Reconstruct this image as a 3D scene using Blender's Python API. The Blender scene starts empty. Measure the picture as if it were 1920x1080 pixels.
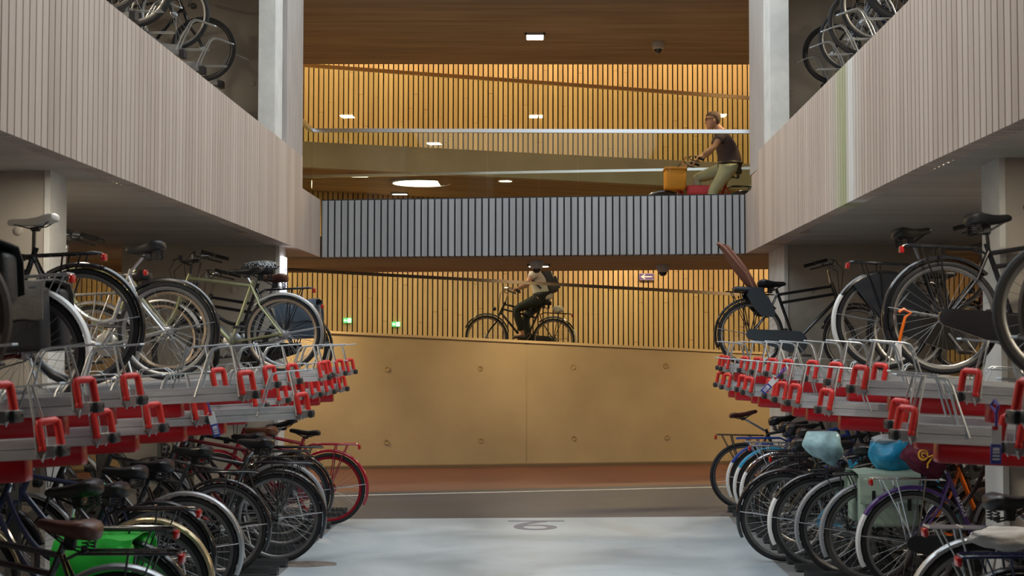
import bpy, bmesh, math, random
from mathutils import Vector, Matrix, noise
random.seed(7)
SC = bpy.context.scene
COL = SC.collection
PI = math.pi
F, CX, CY, H = 2600.0, 1010.0, 645.0, 1.72      # measured focal length, vanishing point and eye height

def wx(px, d): return (px - CX) * d / F
def wz(py, d): return H + (CY - py) * d / F

# ------------------------------------------------------------------ mesh builder
class MB:
    def __init__(s): s.v = []; s.f = []
    def add(s, vs, fs):
        n = len(s.v); s.v += [tuple(p) for p in vs]; s.f += [tuple(i + n for i in f) for f in fs]; return s
    def box(s, x0, x1, y0, y1, z0, z1):
        return s.add([(x0,y0,z0),(x1,y0,z0),(x1,y1,z0),(x0,y1,z0),(x0,y0,z1),(x1,y0,z1),(x1,y1,z1),(x0,y1,z1)],
                     [(0,3,2,1),(4,5,6,7),(0,1,5,4),(1,2,6,5),(2,3,7,6),(3,0,4,7)])
    def rbox(s, x0, x1, y0, y1, z0, z1, b=.01, seg=2, M=None):
        bm = bmesh.new(); bmesh.ops.create_cube(bm, size=1)
        for v in bm.verts:
            v.co = Vector((x0+(v.co.x+.5)*(x1-x0), y0+(v.co.y+.5)*(y1-y0), z0+(v.co.z+.5)*(z1-z0)))
        bmesh.ops.bevel(bm, geom=list(bm.edges), offset=b, segments=seg, profile=.5, affect='EDGES')
        if M is not None: bmesh.ops.transform(bm, matrix=M, verts=bm.verts)
        bm.verts.index_update()
        s.add([v.co for v in bm.verts], [[v.index for v in f.verts] for f in bm.faces]); bm.free(); return s
    def sweep(s, path, prof, closed=False, caps=True, up=None, scales=None):
        P = [Vector(p) for p in path]; n = len(P); m = len(prof)
        T = []
        for i in range(n):
            a = P[i-1] if (i > 0 or closed) else P[i]; b = P[(i+1) % n] if (i < n-1 or closed) else P[i]
            t = b - a; T.append(t.normalized() if t.length > 1e-9 else Vector((0,0,1)))
        u0 = Vector(up) if up else (Vector((0,0,1)) if abs(T[0].z) < .9 else Vector((1,0,0)))
        vs = []; N = (u0 - T[0]*u0.dot(T[0])).normalized()
        for i in range(n):
            if up: N = Vector(up) - T[i]*Vector(up).dot(T[i])
            else: N = N - T[i]*N.dot(T[i])
            N = N.normalized() if N.length > 1e-6 else T[i].orthogonal().normalized()
            B = T[i].cross(N); k = scales[i] if scales else 1
            vs += [P[i] + N*(q[1]*k) + B*(q[0]*k) for q in prof]
        fs = []
        for i in range(n if closed else n-1):
            j = (i+1) % n
            for k in range(m):
                l = (k+1) % m; fs.append((i*m+k, i*m+l, j*m+l, j*m+k))
        if caps and not closed:
            fs.append(tuple(reversed(range(m)))); fs.append(tuple((n-1)*m+k for k in range(m)))
        return s.add(vs, fs)
    def tube(s, path, r=.01, n=8, closed=False, scales=None):
        return s.sweep(path, [(r*math.cos(2*PI*k/n), r*math.sin(2*PI*k/n)) for k in range(n)], closed, scales=scales)
    def lathe(s, prof, n=32, c=(0,0,0), axis='y', closed=False):
        vs = []; m = len(prof)
        for i in range(n):
            a = 2*PI*i/n; ca, sa = math.cos(a), math.sin(a)
            for r, h in prof:
                p = {'y': (r*ca, h, r*sa), 'z': (r*ca, r*sa, h), 'x': (h, r*ca, r*sa)}[axis]
                vs.append((p[0]+c[0], p[1]+c[1], p[2]+c[2]))
        fs = []
        for i in range(n):
            j = (i+1) % n
            for k in range(m if closed else m-1):
                l = (k+1) % m; fs.append((i*m+k, j*m+k, j*m+l, i*m+l))
        if not closed:
            if prof[0][0] > 1e-6: fs.append(tuple(i*m for i in range(n)))
            if prof[-1][0] > 1e-6: fs.append(tuple(i*m+m-1 for i in reversed(range(n))))
        return s.add(vs, fs)
    def loft(s, rings, closed_ring=True, caps=True):
        m = len(rings[0]); vs = [p for r in rings for p in r]; fs = []
        for i in range(len(rings)-1):
            for k in range(m if closed_ring else m-1):
                l = (k+1) % m; fs.append((i*m+k, i*m+l, (i+1)*m+l, (i+1)*m+k))
        if caps and closed_ring:
            fs.append(tuple(reversed(range(m)))); fs.append(tuple((len(rings)-1)*m+k for k in range(m)))
        return s.add(vs, fs)
    def prism(s, poly, h0, h1, axis='y'):
        def p(q, h): return {'y': (q[0], h, q[1]), 'z': (q[0], q[1], h), 'x': (h, q[0], q[1])}[axis]
        n = len(poly)
        return s.add([p(q, h0) for q in poly] + [p(q, h1) for q in poly],
                     [tuple(range(n)), tuple(reversed(range(n, 2*n)))] + [(i, i+n, (i+1) % n + n, (i+1) % n) for i in range(n)])
    def blob(s, c, r, sub=2, amp=0., freq=3., seed=0., flat=None):
        bm = bmesh.new(); bmesh.ops.create_icosphere(bm, subdivisions=sub, radius=1)
        for v in bm.verts:
            d = v.co.normalized(); k = 1 + amp*noise.noise(d*freq + Vector((seed, seed*1.7, 0)))
            q = Vector((d.x*r[0]*k, d.y*r[1]*k, d.z*r[2]*k))
            if flat is not None and q.z < flat: q.z = flat
            v.co = q + Vector(c)
        bm.verts.index_update()
        s.add([v.co for v in bm.verts], [[v.index for v in f.verts] for f in bm.faces]); bm.free(); return s
    def mesh(s, name, smooth=True):
        me = bpy.data.meshes.new(name); me.from_pydata(s.v, [], s.f)
        bm = bmesh.new(); bm.from_mesh(me); bmesh.ops.recalc_face_normals(bm, faces=bm.faces); bm.to_mesh(me); bm.free()
        me.materials.append(None)
        if smooth:
            me.polygons.foreach_set('use_smooth', [True]*len(me.polygons))
            me.set_sharp_from_angle(angle=math.radians(38))
        me.update(); return me

CACHE = {}
def put(name, me, mat, parent=None):
    o = bpy.data.objects.new(name, me); COL.objects.link(o)
    if mat is not None:
        o.material_slots[0].link = 'OBJECT'; o.material_slots[0].material = mat
    if parent is not None: o.parent = parent
    return o
def part(key, name, mat, parent, fn, smooth=True):
    me = CACHE.get(key) if key is not None else None
    if me is None:
        b = MB(); fn(b); me = b.mesh(name, smooth)
        if key is not None: CACHE[key] = me
    return put(name, me, mat, parent)
def tag(o, label, cat, group=None, kind=None):
    if label: o['label'] = label
    if cat: o['category'] = cat
    if group: o['group'] = group
    if kind: o['kind'] = kind
    return o
def thing(name, label, cat, loc=(0,0,0), rot=(0,0,0), group=None):
    o = bpy.data.objects.new(name, None); COL.objects.link(o); o.empty_display_size = .1
    o.location = loc; o.rotation_euler = rot
    return tag(o, label, cat, group)
def struct(name, fn, mat, label, cat='structure', smooth=False):
    o = part(None, name, mat, None, fn, smooth); tag(o, label, cat, None, 'structure'); return o

# ------------------------------------------------------------------ materials
MATS = {}
def mat(name, col, rough=.5, metal=0., var=.0, scale=8., bump=0., bscale=60., coat=0., emit=None, estr=0., trans=0., alpha=1., spec=None, stretch=(1,1,1), coord='Object'):
    if name in MATS: return MATS[name]
    m = bpy.data.materials.new(name); m.use_nodes = True; nt = m.node_tree; b = nt.nodes['Principled BSDF']
    b.inputs['Base Color'].default_value = (*col, 1); b.inputs['Roughness'].default_value = rough; b.inputs['Metallic'].default_value = metal
    if spec is not None: b.inputs['Specular IOR Level'].default_value = spec
    if coat: b.inputs['Coat Weight'].default_value = coat; b.inputs['Coat Roughness'].default_value = .08
    if emit: b.inputs['Emission Color'].default_value = (*emit, 1); b.inputs['Emission Strength'].default_value = estr
    if trans: b.inputs['Transmission Weight'].default_value = trans
    if alpha < 1: b.inputs['Alpha'].default_value = alpha
    if var or bump:
        tc = nt.nodes.new('ShaderNodeTexCoord'); mp = nt.nodes.new('ShaderNodeMapping'); mp.inputs['Scale'].default_value = stretch
        nt.links.new(tc.outputs[coord], mp.inputs[0])
        if var:
            n = nt.nodes.new('ShaderNodeTexNoise'); n.inputs['Scale'].default_value = scale; n.inputs['Detail'].default_value = 6
            nt.links.new(mp.outputs[0], n.inputs['Vector'])
            r = nt.nodes.new('ShaderNodeValToRGB'); r.color_ramp.elements[0].position = .3; r.color_ramp.elements[1].position = .7
            r.color_ramp.elements[0].color = (*[max(0, c*(1-var)) for c in col], 1); r.color_ramp.elements[1].color = (*[min(1, c*(1+var)) for c in col], 1)
            nt.links.new(n.outputs[0], r.inputs[0]); nt.links.new(r.outputs[0], b.inputs['Base Color'])
        if bump:
            n2 = nt.nodes.new('ShaderNodeTexNoise'); n2.inputs['Scale'].default_value = bscale; n2.inputs['Detail'].default_value = 4
            nt.links.new(mp.outputs[0], n2.inputs['Vector'])
            bp = nt.nodes.new('ShaderNodeBump'); bp.inputs['Strength'].default_value = bump; bp.inputs['Distance'].default_value = .01
            nt.links.new(n2.outputs[0], bp.inputs['Height']); nt.links.new(bp.outputs[0], b.inputs['Normal'])
    MATS[name] = m; return m

def boards(name, c1, c2, axis, pitch, stain=None, rough=.75):
    """board-marked concrete / timber: a tone per board, faint grain along the boards, a few vertical streaks"""
    m = bpy.data.materials.new(name); m.use_nodes = True; nt = m.node_tree; N = nt.nodes; L = nt.links; b = N['Principled BSDF']
    b.inputs['Roughness'].default_value = rough
    tc = N.new('ShaderNodeTexCoord'); sp = N.new('ShaderNodeSeparateXYZ'); L.new(tc.outputs['Object'], sp.inputs[0])
    dv = N.new('ShaderNodeMath'); dv.operation = 'DIVIDE'; dv.inputs[1].default_value = pitch; L.new(sp.outputs[axis], dv.inputs[0])
    fl = N.new('ShaderNodeMath'); fl.operation = 'FLOOR'; L.new(dv.outputs[0], fl.inputs[0])
    wn = N.new('ShaderNodeTexWhiteNoise'); wn.noise_dimensions = '1D'; L.new(fl.outputs[0], wn.inputs['W'])
    mp = N.new('ShaderNodeMapping'); mp.inputs['Scale'].default_value = (14, 14, .9) if axis != 'Z' else (1, 1, 14); L.new(tc.outputs['Object'], mp.inputs[0])
    gr = N.new('ShaderNodeTexNoise'); gr.inputs['Scale'].default_value = 1.6; gr.inputs['Detail'].default_value = 7; L.new(mp.outputs[0], gr.inputs['Vector'])
    big = N.new('ShaderNodeTexNoise'); big.inputs['Scale'].default_value = .9; big.inputs['Detail'].default_value = 4; L.new(tc.outputs['Object'], big.inputs['Vector'])
    a = N.new('ShaderNodeMath'); a.operation = 'MULTIPLY_ADD'; a.inputs[1].default_value = .38; L.new(wn.outputs[0], a.inputs[0])
    g2 = N.new('ShaderNodeMath'); g2.operation = 'MULTIPLY_ADD'; g2.inputs[1].default_value = .5; L.new(gr.outputs[0], g2.inputs[0])
    bb = N.new('ShaderNodeMath'); bb.operation = 'MULTIPLY'; bb.inputs[1].default_value = .35; L.new(big.outputs[0], bb.inputs[0])
    L.new(bb.outputs[0], g2.inputs[2]); L.new(g2.outputs[0], a.inputs[2])
    rp = N.new('ShaderNodeValToRGB'); rp.color_ramp.elements[0].position = .25; rp.color_ramp.elements[1].position = .95
    rp.color_ramp.elements[0].color = (*c1, 1); rp.color_ramp.elements[1].color = (*c2, 1); L.new(a.outputs[0], rp.inputs[0])
    out = rp.outputs[0]
    if stain:                                    # (centre, half width, colour, strength): a water run with ragged sides
        for (c, w, colr, st) in stain:
            sn = N.new('ShaderNodeTexNoise'); sn.inputs['Scale'].default_value = 3.; sn.inputs['Detail'].default_value = 5
            mm = N.new('ShaderNodeMapping'); mm.inputs['Scale'].default_value = (2, 6, .5); L.new(tc.outputs['Object'], mm.inputs[0]); L.new(mm.outputs[0], sn.inputs['Vector'])
            d = N.new('ShaderNodeMath'); d.operation = 'SUBTRACT'; d.inputs[1].default_value = c; L.new(sp.outputs[axis], d.inputs[0])
            ab = N.new('ShaderNodeMath'); ab.operation = 'ABSOLUTE'; L.new(d.outputs[0], ab.inputs[0])
            wob = N.new('ShaderNodeMath'); wob.operation = 'MULTIPLY_ADD'; wob.inputs[1].default_value = w*1.6; L.new(sn.outputs[0], wob.inputs[0]); L.new(ab.outputs[0], wob.inputs[2])
            mr = N.new('ShaderNodeMapRange'); mr.inputs['From Min'].default_value = w*.75; mr.inputs['From Max'].default_value = w*2.4
            mr.inputs['To Min'].default_value = st; mr.inputs['To Max'].default_value = 0; L.new(wob.outputs[0], mr.inputs[0])
            mx = N.new('ShaderNodeMix'); mx.data_type = 'RGBA'; mx.inputs['B'].default_value = (*colr, 1)
            L.new(mr.outputs[0], mx.inputs['Factor']); L.new(out, mx.inputs['A']); out = mx.outputs['Result']
    L.new(out, b.inputs['Base Color'])
    bp = N.new('ShaderNodeBump'); bp.inputs['Strength'].default_value = .25; bp.inputs['Distance'].default_value = .01
    L.new(gr.outputs[0], bp.inputs['Height']); L.new(bp.outputs[0], b.inputs['Normal'])
    MATS[name] = m; return m

def glass_mat(name, tint, ior=1.5):
    m = bpy.data.materials.new(name); m.use_nodes = True; nt = m.node_tree; N = nt.nodes; L = nt.links
    N.remove(N['Principled BSDF']); t = N.new('ShaderNodeBsdfTransparent'); t.inputs[0].default_value = (*tint, 1)
    g = N.new('ShaderNodeBsdfGlossy'); g.inputs['Roughness'].default_value = .01
    fr = N.new('ShaderNodeFresnel'); fr.inputs[0].default_value = ior
    mx = N.new('ShaderNodeMixShader'); L.new(fr.outputs[0], mx.inputs[0]); L.new(t.outputs[0], mx.inputs[1]); L.new(g.outputs[0], mx.inputs[2])
    L.new(mx.outputs[0], N['Material Output'].inputs[0]); MATS[name] = m; return m

def polka(name, base, dot, scale):
    m = bpy.data.materials.new(name); m.use_nodes = True; nt = m.node_tree; N = nt.nodes; L = nt.links; b = N['Principled BSDF']; b.inputs['Roughness'].default_value = .35
    tc = N.new('ShaderNodeTexCoord'); v = N.new('ShaderNodeTexVoronoi'); v.inputs['Scale'].default_value = scale; v.inputs['Randomness'].default_value = .35
    L.new(tc.outputs['Object'], v.inputs['Vector']); r = N.new('ShaderNodeValToRGB'); r.color_ramp.interpolation = 'CONSTANT'
    r.color_ramp.elements[0].color = (*dot, 1); r.color_ramp.elements[1].color = (*base, 1); r.color_ramp.elements[1].position = .33
    L.new(v.outputs['Distance'], r.inputs[0]); L.new(r.outputs[0], b.inputs['Base Color']); return m

def floor_mat(name, c1, c2, c3, rough, scale):
    m = bpy.data.materials.new(name); m.use_nodes = True; nt = m.node_tree; N = nt.nodes; L = nt.links; b = N['Principled BSDF']
    tc = N.new('ShaderNodeTexCoord'); n1 = N.new('ShaderNodeTexNoise'); n1.inputs['Scale'].default_value = scale; n1.inputs['Detail'].default_value = 8; n1.inputs['Distortion'].default_value = .8
    L.new(tc.outputs['Object'], n1.inputs['Vector']); r = N.new('ShaderNodeValToRGB'); cr = r.color_ramp
    cr.elements[0].position = .32; cr.elements[0].color = (*c1, 1); cr.elements[1].position = .62; cr.elements[1].color = (*c2, 1)
    n2 = N.new('ShaderNodeTexNoise'); n2.inputs['Scale'].default_value = scale*9; n2.inputs['Detail'].default_value = 6; L.new(tc.outputs['Object'], n2.inputs['Vector'])
    r2 = N.new('ShaderNodeValToRGB'); r2.color_ramp.elements[0].position = .62; r2.color_ramp.elements[0].color = (0,0,0,1); r2.color_ramp.elements[1].position = .8; r2.color_ramp.elements[1].color = (.5,.5,.5,1)
    L.new(n2.outputs[0], r2.inputs[0]); mx = N.new('ShaderNodeMix'); mx.data_type = 'RGBA'; mx.inputs['B'].default_value = (*c3, 1)
    L.new(n1.outputs[0], r.inputs[0]); L.new(r2.outputs[0], mx.inputs['Factor']); L.new(r.outputs[0], mx.inputs['A']); L.new(mx.outputs['Result'], b.inputs['Base Color'])
    mr = N.new('ShaderNodeMapRange'); mr.inputs['To Min'].default_value = rough-.1; mr.inputs['To Max'].default_value = rough+.15; L.new(n1.outputs[0], mr.inputs[0]); L.new(mr.outputs[0], b.inputs['Roughness'])
    MATS[name] = m; return m

M = dict(
 tyre=mat('tyre_rubber', (.018,.018,.02), .75, bump=.2), tyre_grey=mat('dusty_tyre_rubber', (.06,.057,.055), .8, bump=.2), tyre_brown=mat('brown_tyre_rubber', (.085,.062,.047), .8),
 rim=mat('rim_alloy', (.34,.34,.34), .38, .85), rim_dark=mat('rim_black', (.03,.03,.03), .35, .4), rim_red=mat('rim_red', (.3,.01,.02), .35), rim_gold=mat('rim_tan', (.5,.4,.3), .35, .7),
 spoke=mat('spoke_steel', (.3,.3,.3), .35, .9), chrome=mat('chrome', (.72,.73,.75), .16, 1.), steel=mat('dull_steel', (.45,.46,.47), .38, .9),
 black=mat('gloss_black_paint', (.012,.012,.014), .22, coat=.5), matte=mat('matt_black_plastic', (.02,.02,.022), .55), navy=mat('navy_paint', (.012,.02,.06), .25, coat=.5),
 blue=mat('blue_paint', (.02,.06,.32), .28, coat=.5), sky=mat('sky_blue_paint', (.03,.36,.62), .3, coat=.4), red=mat('red_paint', (.32,.006,.025), .25, coat=.6), darkred=mat('dark_red_paint', (.12,.008,.014), .28, coat=.5),
 silver=mat('silver_paint', (.5,.51,.52), .3, .7), olive=mat('pale_olive_paint', (.3,.31,.175), .3, .4), purple=mat('purple_paint', (.06,.025,.16), .28, coat=.5), white=mat('white_paint', (.78,.78,.76), .35),
 gold=mat('gold_mudguard', (.62,.52,.33), .28, .8), slate=mat('slate_plastic', (.03,.045,.06), .5), orange=mat('orange_paint', (.8,.16,.01), .35), teal=mat('teal_cloth', (.05,.5,.4), .6, bump=.3), greyguard=mat('grey_mudguard', (.3,.31,.33), .35, .2),
 sad_black=mat('black_saddle_vinyl', (.014,.014,.016), .36), sad_white=mat('white_saddle_vinyl', (.8,.76,.7), .4), sad_brown=mat('brown_saddle_leather', (.085,.028,.018), .4, var=.25, scale=20), sad_tan=mat('tan_saddle_leather', (.16,.06,.03), .3, var=.25, scale=20),
 redlens=mat('red_lens', (.45,.012,.014), .2, coat=.5), orangelens=mat('amber_lens', (.85,.36,.02), .2), grip=mat('grip_rubber', (.015,.015,.015), .7), skirt=mat('skirt_guard_vinyl', (.015,.02,.03), .45),
 alu=mat('tray_aluminium', (.6,.62,.64), .4, .35, var=.16, scale=9, stretch=(.6,6,6)), wire=mat('galvanised_wire', (.5,.52,.53), .4, .85), handle=mat('red_grip_plastic', (.62,.022,.018), .42), rail=mat('red_rail_paint', (.42,.006,.012), .3, coat=.3),
 cap=mat('black_end_cap', (.025,.025,.028), .45), bracket=mat('steel_bracket', (.55,.55,.53), .35, .8), darksteel=mat('dark_floor_channel', (.12,.13,.135), .45, .7),
 green=mat('green_tarpaulin', (.02,.5,.05), .35, bump=.15, bscale=25), mint=mat('mint_tarpaulin', (.38,.5,.4), .45, bump=.15, bscale=25), bag_dark=mat('black_bag_nylon', (.02,.022,.025), .5, bump=.3, bscale=40), bag_grey=mat('grey_bag_canvas', (.13,.115,.1), .8, var=.2, scale=12, bump=.3),
 bag_blue=mat('blue_black_bag', (.05,.075,.11), .35, bump=.3, bscale=20), plastic=mat('pale_blue_plastic_bag', (.42,.68,.74), .2, bump=.5, bscale=30, var=.25, scale=10), bluebag=mat('blue_plastic_bag', (.015,.32,.6), .25, bump=.5, bscale=30, var=.3, scale=12), greytop=mat('grey_plastic', (.42,.48,.5), .4, bump=.4),
 maroon=mat('maroon_saddle_cover_cloth', (.12,.006,.03), .75, bump=.3), yellow=mat('yellow_print', (.75,.4,.03), .6), cushion=mat('grey_cushion_cloth', (.5,.48,.45), .8, var=.12, scale=7, bump=.3), seatpad=mat('brown_child_seat_pad', (.24,.1,.065), .6, bump=.35, bscale=80), seatshell=mat('dark_child_seat_shell', (.025,.035,.045), .45),
 signblue=mat('purple_sign_face', (.14,.09,.3), .5), signwhite=mat('white_sign_print', (.85,.85,.85), .5), tagblue=mat('blue_tag', (.05,.07,.35), .45), tagwhite=mat('white_tag', (.8,.8,.82), .45), tagstrap=mat('violet_strap', (.09,.05,.25), .6),
 signgreen=mat('green_exit_sign', (.02,.45,.12), .4, emit=(.15,.75,.25), estr=.9), exitwhite=mat('exit_sign_pictogram', (.9,.95,.9), .4, emit=(.85,1,.8), estr=1.6),
 lampwarm=mat('ceiling_lamp_diffuser', (.9,.9,.88), .4, emit=(1.,.93,.82), estr=14.), lampframe=mat('lamp_frame', (.35,.33,.3), .5), lampcool=mat('light_column_diffuser', (.9,.9,.95), .4, emit=(.88,.88,1.), estr=3.),
 dome=mat('camera_housing', (.5,.49,.47), .4), domelens=mat('camera_dome', (.01,.01,.012), .08, coat=.8), railsteel=mat('handrail_steel', (.62,.63,.64), .27, 1.), raildark=mat('dark_handrail', (.2,.16,.12), .4, .8),
 skin=mat('skin', (.5,.27,.17), .55), hair=mat('greying_hair', (.13,.085,.06), .8, bump=.5, bscale=90), hairdark=mat('dark_hair', (.03,.02,.015), .8, bump=.5, bscale=90), shirt=mat('purple_grey_shirt_cloth', (.062,.036,.042), .85, bump=.25, bscale=30), khaki=mat('khaki_trousers_cloth', (.36,.36,.24), .85, bump=.3, bscale=25), tee=mat('white_tee_cloth', (.62,.58,.5), .85, bump=.3, bscale=30), trousers=mat('black_trousers_cloth', (.018,.022,.018), .85, bump=.3, bscale=30), backpack=mat('black_backpack_nylon', (.03,.03,.033), .6, bump=.3), shoe=mat('shoe_leather', (.05,.04,.04), .5), glassframe=mat('spectacle_frame', (.03,.02,.02), .3), belt=mat('belt_leather', (.02,.015,.012), .5),
)
M['fascia'] = boards('board_marked_fascia', (.40,.31,.25), (.60,.49,.41), 'Y', .095)
M['fascia_r'] = boards('board_marked_fascia_stained', (.41,.31,.25), (.62,.505,.415), 'Y', .095, stain=[(10.45,.42,(.66,.63,.58),.7),(10.62,.2,(.36,.37,.16),.75),(10.25,.11,(.78,.76,.72),.8),(10.48,.09,(.3,.33,.12),.7)])
M['bridge'] = boards('grey_ribbed_fascia', (.27,.265,.265), (.38,.375,.375), 'X', .0822)
M['slats'] = boards('timber_slats', (.46,.31,.14), (.66,.47,.23), 'X', .09, rough=.6)
M['slatback'] = mat('slat_gap_backing', (.015,.01,.008), .9)
M['wallc'] = mat('ochre_concrete', (.44,.34,.19), .72, var=.13, scale=.9, bump=.12, bscale=40)
M['parapet'] = mat('grey_beige_concrete', (.36,.31,.22), .7, var=.15, scale=1.5, bump=.1, bscale=40)
M['soffit'] = mat('soffit_concrete', (.44,.40,.35), .8, var=.14, scale=1.2, bump=.2, bscale=12, stretch=(.5,4,1))
M['soffit_warm'] = mat('brown_soffit_concrete', (.3,.22,.145), .8, var=.25, scale=1.3, bump=.2, bscale=12, stretch=(.5,5,1))
M['col'] = mat('column_and_lit_face_concrete', (.66,.65,.61), .75, var=.1, scale=5, bump=.15, bscale=30)  # gallery columns, and wall ends made paler in place of daylight
M['colgrey'] = mat('column_concrete', (.42,.38,.35), .75, var=.12, scale=4, bump=.15, bscale=30, stretch=(4,4,.5))
M['endwall'] = mat('end_wall_concrete', (.42,.38,.32), .75, var=.18, scale=.8, bump=.1, bscale=30)
M['outer'] = mat('outer_wall_concrete', (.3,.27,.22), .8, var=.15, scale=.8)
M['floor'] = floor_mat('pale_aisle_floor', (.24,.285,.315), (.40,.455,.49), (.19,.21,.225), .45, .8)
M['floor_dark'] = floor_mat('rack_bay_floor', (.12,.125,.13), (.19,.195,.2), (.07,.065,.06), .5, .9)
M['asphalt'] = floor_mat('dark_path_coating', (.028,.031,.046), (.05,.053,.072), (.1,.1,.115), .5, .6)
M['lane'] = floor_mat('red_brown_lane_coating', (.1,.036,.026), (.15,.058,.038), (.19,.1,.07), .5, .6)
M['paintblue'] = mat('blue_grey_floor_paint', (.1,.12,.18), .5, var=.15, scale=20)
M['paintwhite'] = mat('white_line_paint', (.7,.68,.62), .55, var=.15, scale=14)
M['glass'] = glass_mat('balustrade_glass', (.93,.965,.93), 1.3)
M['glass_side'] = glass_mat('side_balustrade_glass', (.9,.95,.91), 1.0005)
M['polka'] = polka('polka_dot_cover', (.012,.012,.014), (.85,.85,.85), 62)
# ================================================================== THE SETTING
Z1, Z2, ZTOP = 2.78, 3.06, 3.84            # soffit, upper floor, parapet top
def XL(y): return -2.67
def XR(y): return 2.28 + max(0, (y-8.2))*.0185

# floors
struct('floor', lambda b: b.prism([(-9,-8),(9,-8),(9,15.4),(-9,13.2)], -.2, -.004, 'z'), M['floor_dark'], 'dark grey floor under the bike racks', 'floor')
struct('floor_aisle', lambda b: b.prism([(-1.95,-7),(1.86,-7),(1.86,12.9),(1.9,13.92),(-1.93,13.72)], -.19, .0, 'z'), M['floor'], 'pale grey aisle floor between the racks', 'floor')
struct('floor_path', lambda b: b.prism([(-9,13.2),(-1.93,13.72),(1.9,13.92),(9,15.4),(9,18.6),(-9,14.7)], -.19, -.002, 'z'), M['asphalt'], 'dark grey path across the end of the aisle', 'floor')
struct('floor_lane', lambda b: b.prism([(-9,14.7),(9,18.6),(9,21.6),(-9,18.9)], -.19, -.003, 'z'), M['lane'], 'red brown cycle lane along the ochre wall', 'floor')
def line(b):
    b.prism([(-9,13.65+.55),(-1.94,15.86),(2.05,16.72),(9,18.3),(9,18.35),(2.05,16.77),(-1.94,15.91),(-9,14.25)], -.0015, .0015, 'z')
struct('floor_line', line, M['paintwhite'], 'thin white line between dark path and red lane', 'line')
def stain(b):
    random.seed(3); n = 22
    b.prism([(-1.80+.2*math.cos(2*PI*k/n)*(1+.3*random.random()), 10.93+.13*math.sin(2*PI*k/n)*(1+.3*random.random())) for k in range(n)], .0, .0012, 'z')
struct('floor_stain', stain, mat('brown_floor_stain', (.16,.13,.11), .6, var=.5, scale=14), 'brown damp stain beside a black bicycle wheel', 'stain')

# ochre wall below the ramp
wl = lambda x: 19.3 + .147*(x+2.9)
wt = lambda x: 1.868 - .0485*(x+2.9)
def rampwall(b):
    for x0, x1 in ((-9,-.18),(-.165,9)):
        a = [(x0, wl(x0)), (x1, wl(x1)), (x1, wl(x1)+.22), (x0, wl(x0)+.22)]
        b.add([(*p, 0) for p in a] + [(*p, wt(p[0])) for p in a], [(0,3,2,1),(4,5,6,7),(0,1,5,4),(1,2,6,5),(2,3,7,6),(3,0,4,7)])
    b.add([(-.2, wl(-.2)+.01, 0),(-.15, wl(-.15)+.01,0),(-.15, wl(-.15)+.01,wt(-.15)-.02),(-.2,wl(-.2)+.01,wt(-.2)-.02)], [(0,1,2,3)])
struct('wall_ramp', rampwall, M['wallc'], 'ochre concrete wall under the ramp', 'wall')
def cop(b):
    a = [(-9, wl(-9)-.025), (9, wl(9)-.025), (9, wl(9)+.24), (-9, wl(-9)+.24)]
    b.add([(*p, wt(p[0])) for p in a] + [(*p, wt(p[0])+.035) for p in a], [(0,3,2,1),(4,5,6,7),(0,1,5,4),(1,2,6,5),(2,3,7,6),(3,0,4,7)])
struct('trim_ramp', cop, mat('pale_coping', (.6,.46,.25), .6), 'pale coping along the top of the ochre wall', 'trim')
def kerb(b):
    a = [(-9, wl(-9)-.14), (9, wl(9)-.14), (9, wl(9)), (-9, wl(-9))]
    b.add([(*p, -.01) for p in a] + [(*p, .035) for p in a], [(0,3,2,1),(4,5,6,7),(0,1,5,4),(1,2,6,5),(2,3,7,6),(3,0,4,7)])
struct('baseboard_ramp', kerb, mat('dark_kerb', (.16,.11,.06), .7), 'dark kerb at the foot of the ochre wall', 'kerb')
def ties(b):
    for px, py in ((726,692),(901,691),(1075,688),(1248,686),(726,828),(902,825),(1076,821),(1250,819),(547,832)):
        x = wx(px, 19.6); d = wl(x); x = wx(px, d); z = wz(py, d)
        b.lathe([(.0,.0),(.022,-.001),(.028,-.007),(.036,-.006),(.04,.002)], 16, (x, d-.001, z))
struct('wall_ramp_tie_holes', ties, mat('tie_hole_plug', (.36,.26,.13), .8), 'round tie holes in the ochre wall', 'tie hole')
# ramp deck, glass balustrade and rail
def rdeck(b):
    for x0, x1 in ((-9,9),):
        p = [(x0, wl(x0)+.2), (x1, wl(x1)+.2), (x1, 25.1), (x0, 25.1)]
        zf = lambda x: wt(x)-.27
        b.add([(*q, zf(q[0])-.25) for q in p]+[(*q, zf(q[0])) for q in p], [(0,3,2,1),(4,5,6,7),(0,1,5,4),(1,2,6,5),(2,3,7,6),(3,0,4,7)])
struct('floor_ramp', rdeck, M['lane'], 'sloping ramp deck behind the ochre wall', 'floor')
def tglass(b, f, z0, z1, x0=-6, x1=6, n=5, th=.014):
    for i in range(n):
        a = x0 + (x1-x0)*i/n + .006; c = x0 + (x1-x0)*(i+1)/n - .006
        q = [(a, f(a)), (c, f(c)), (c, f(c)+th), (a, f(a)+th)]
        b.add([(*p, z0(p[0])) for p in q]+[(*p, z1(p[0])) for p in q], [(0,3,2,1),(4,5,6,7),(0,1,5,4),(1,2,6,5),(2,3,7,6),(3,0,4,7)])
def trail(b, f, z, x0=-6, x1=6, w=.03, h=.022):
    b.sweep([(x0, f(x0), z(x0)), (x1, f(x1), z(x1))], [(-w,-h),(w,-h),(w,h),(-w,h)], up=(0,0,1))
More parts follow.
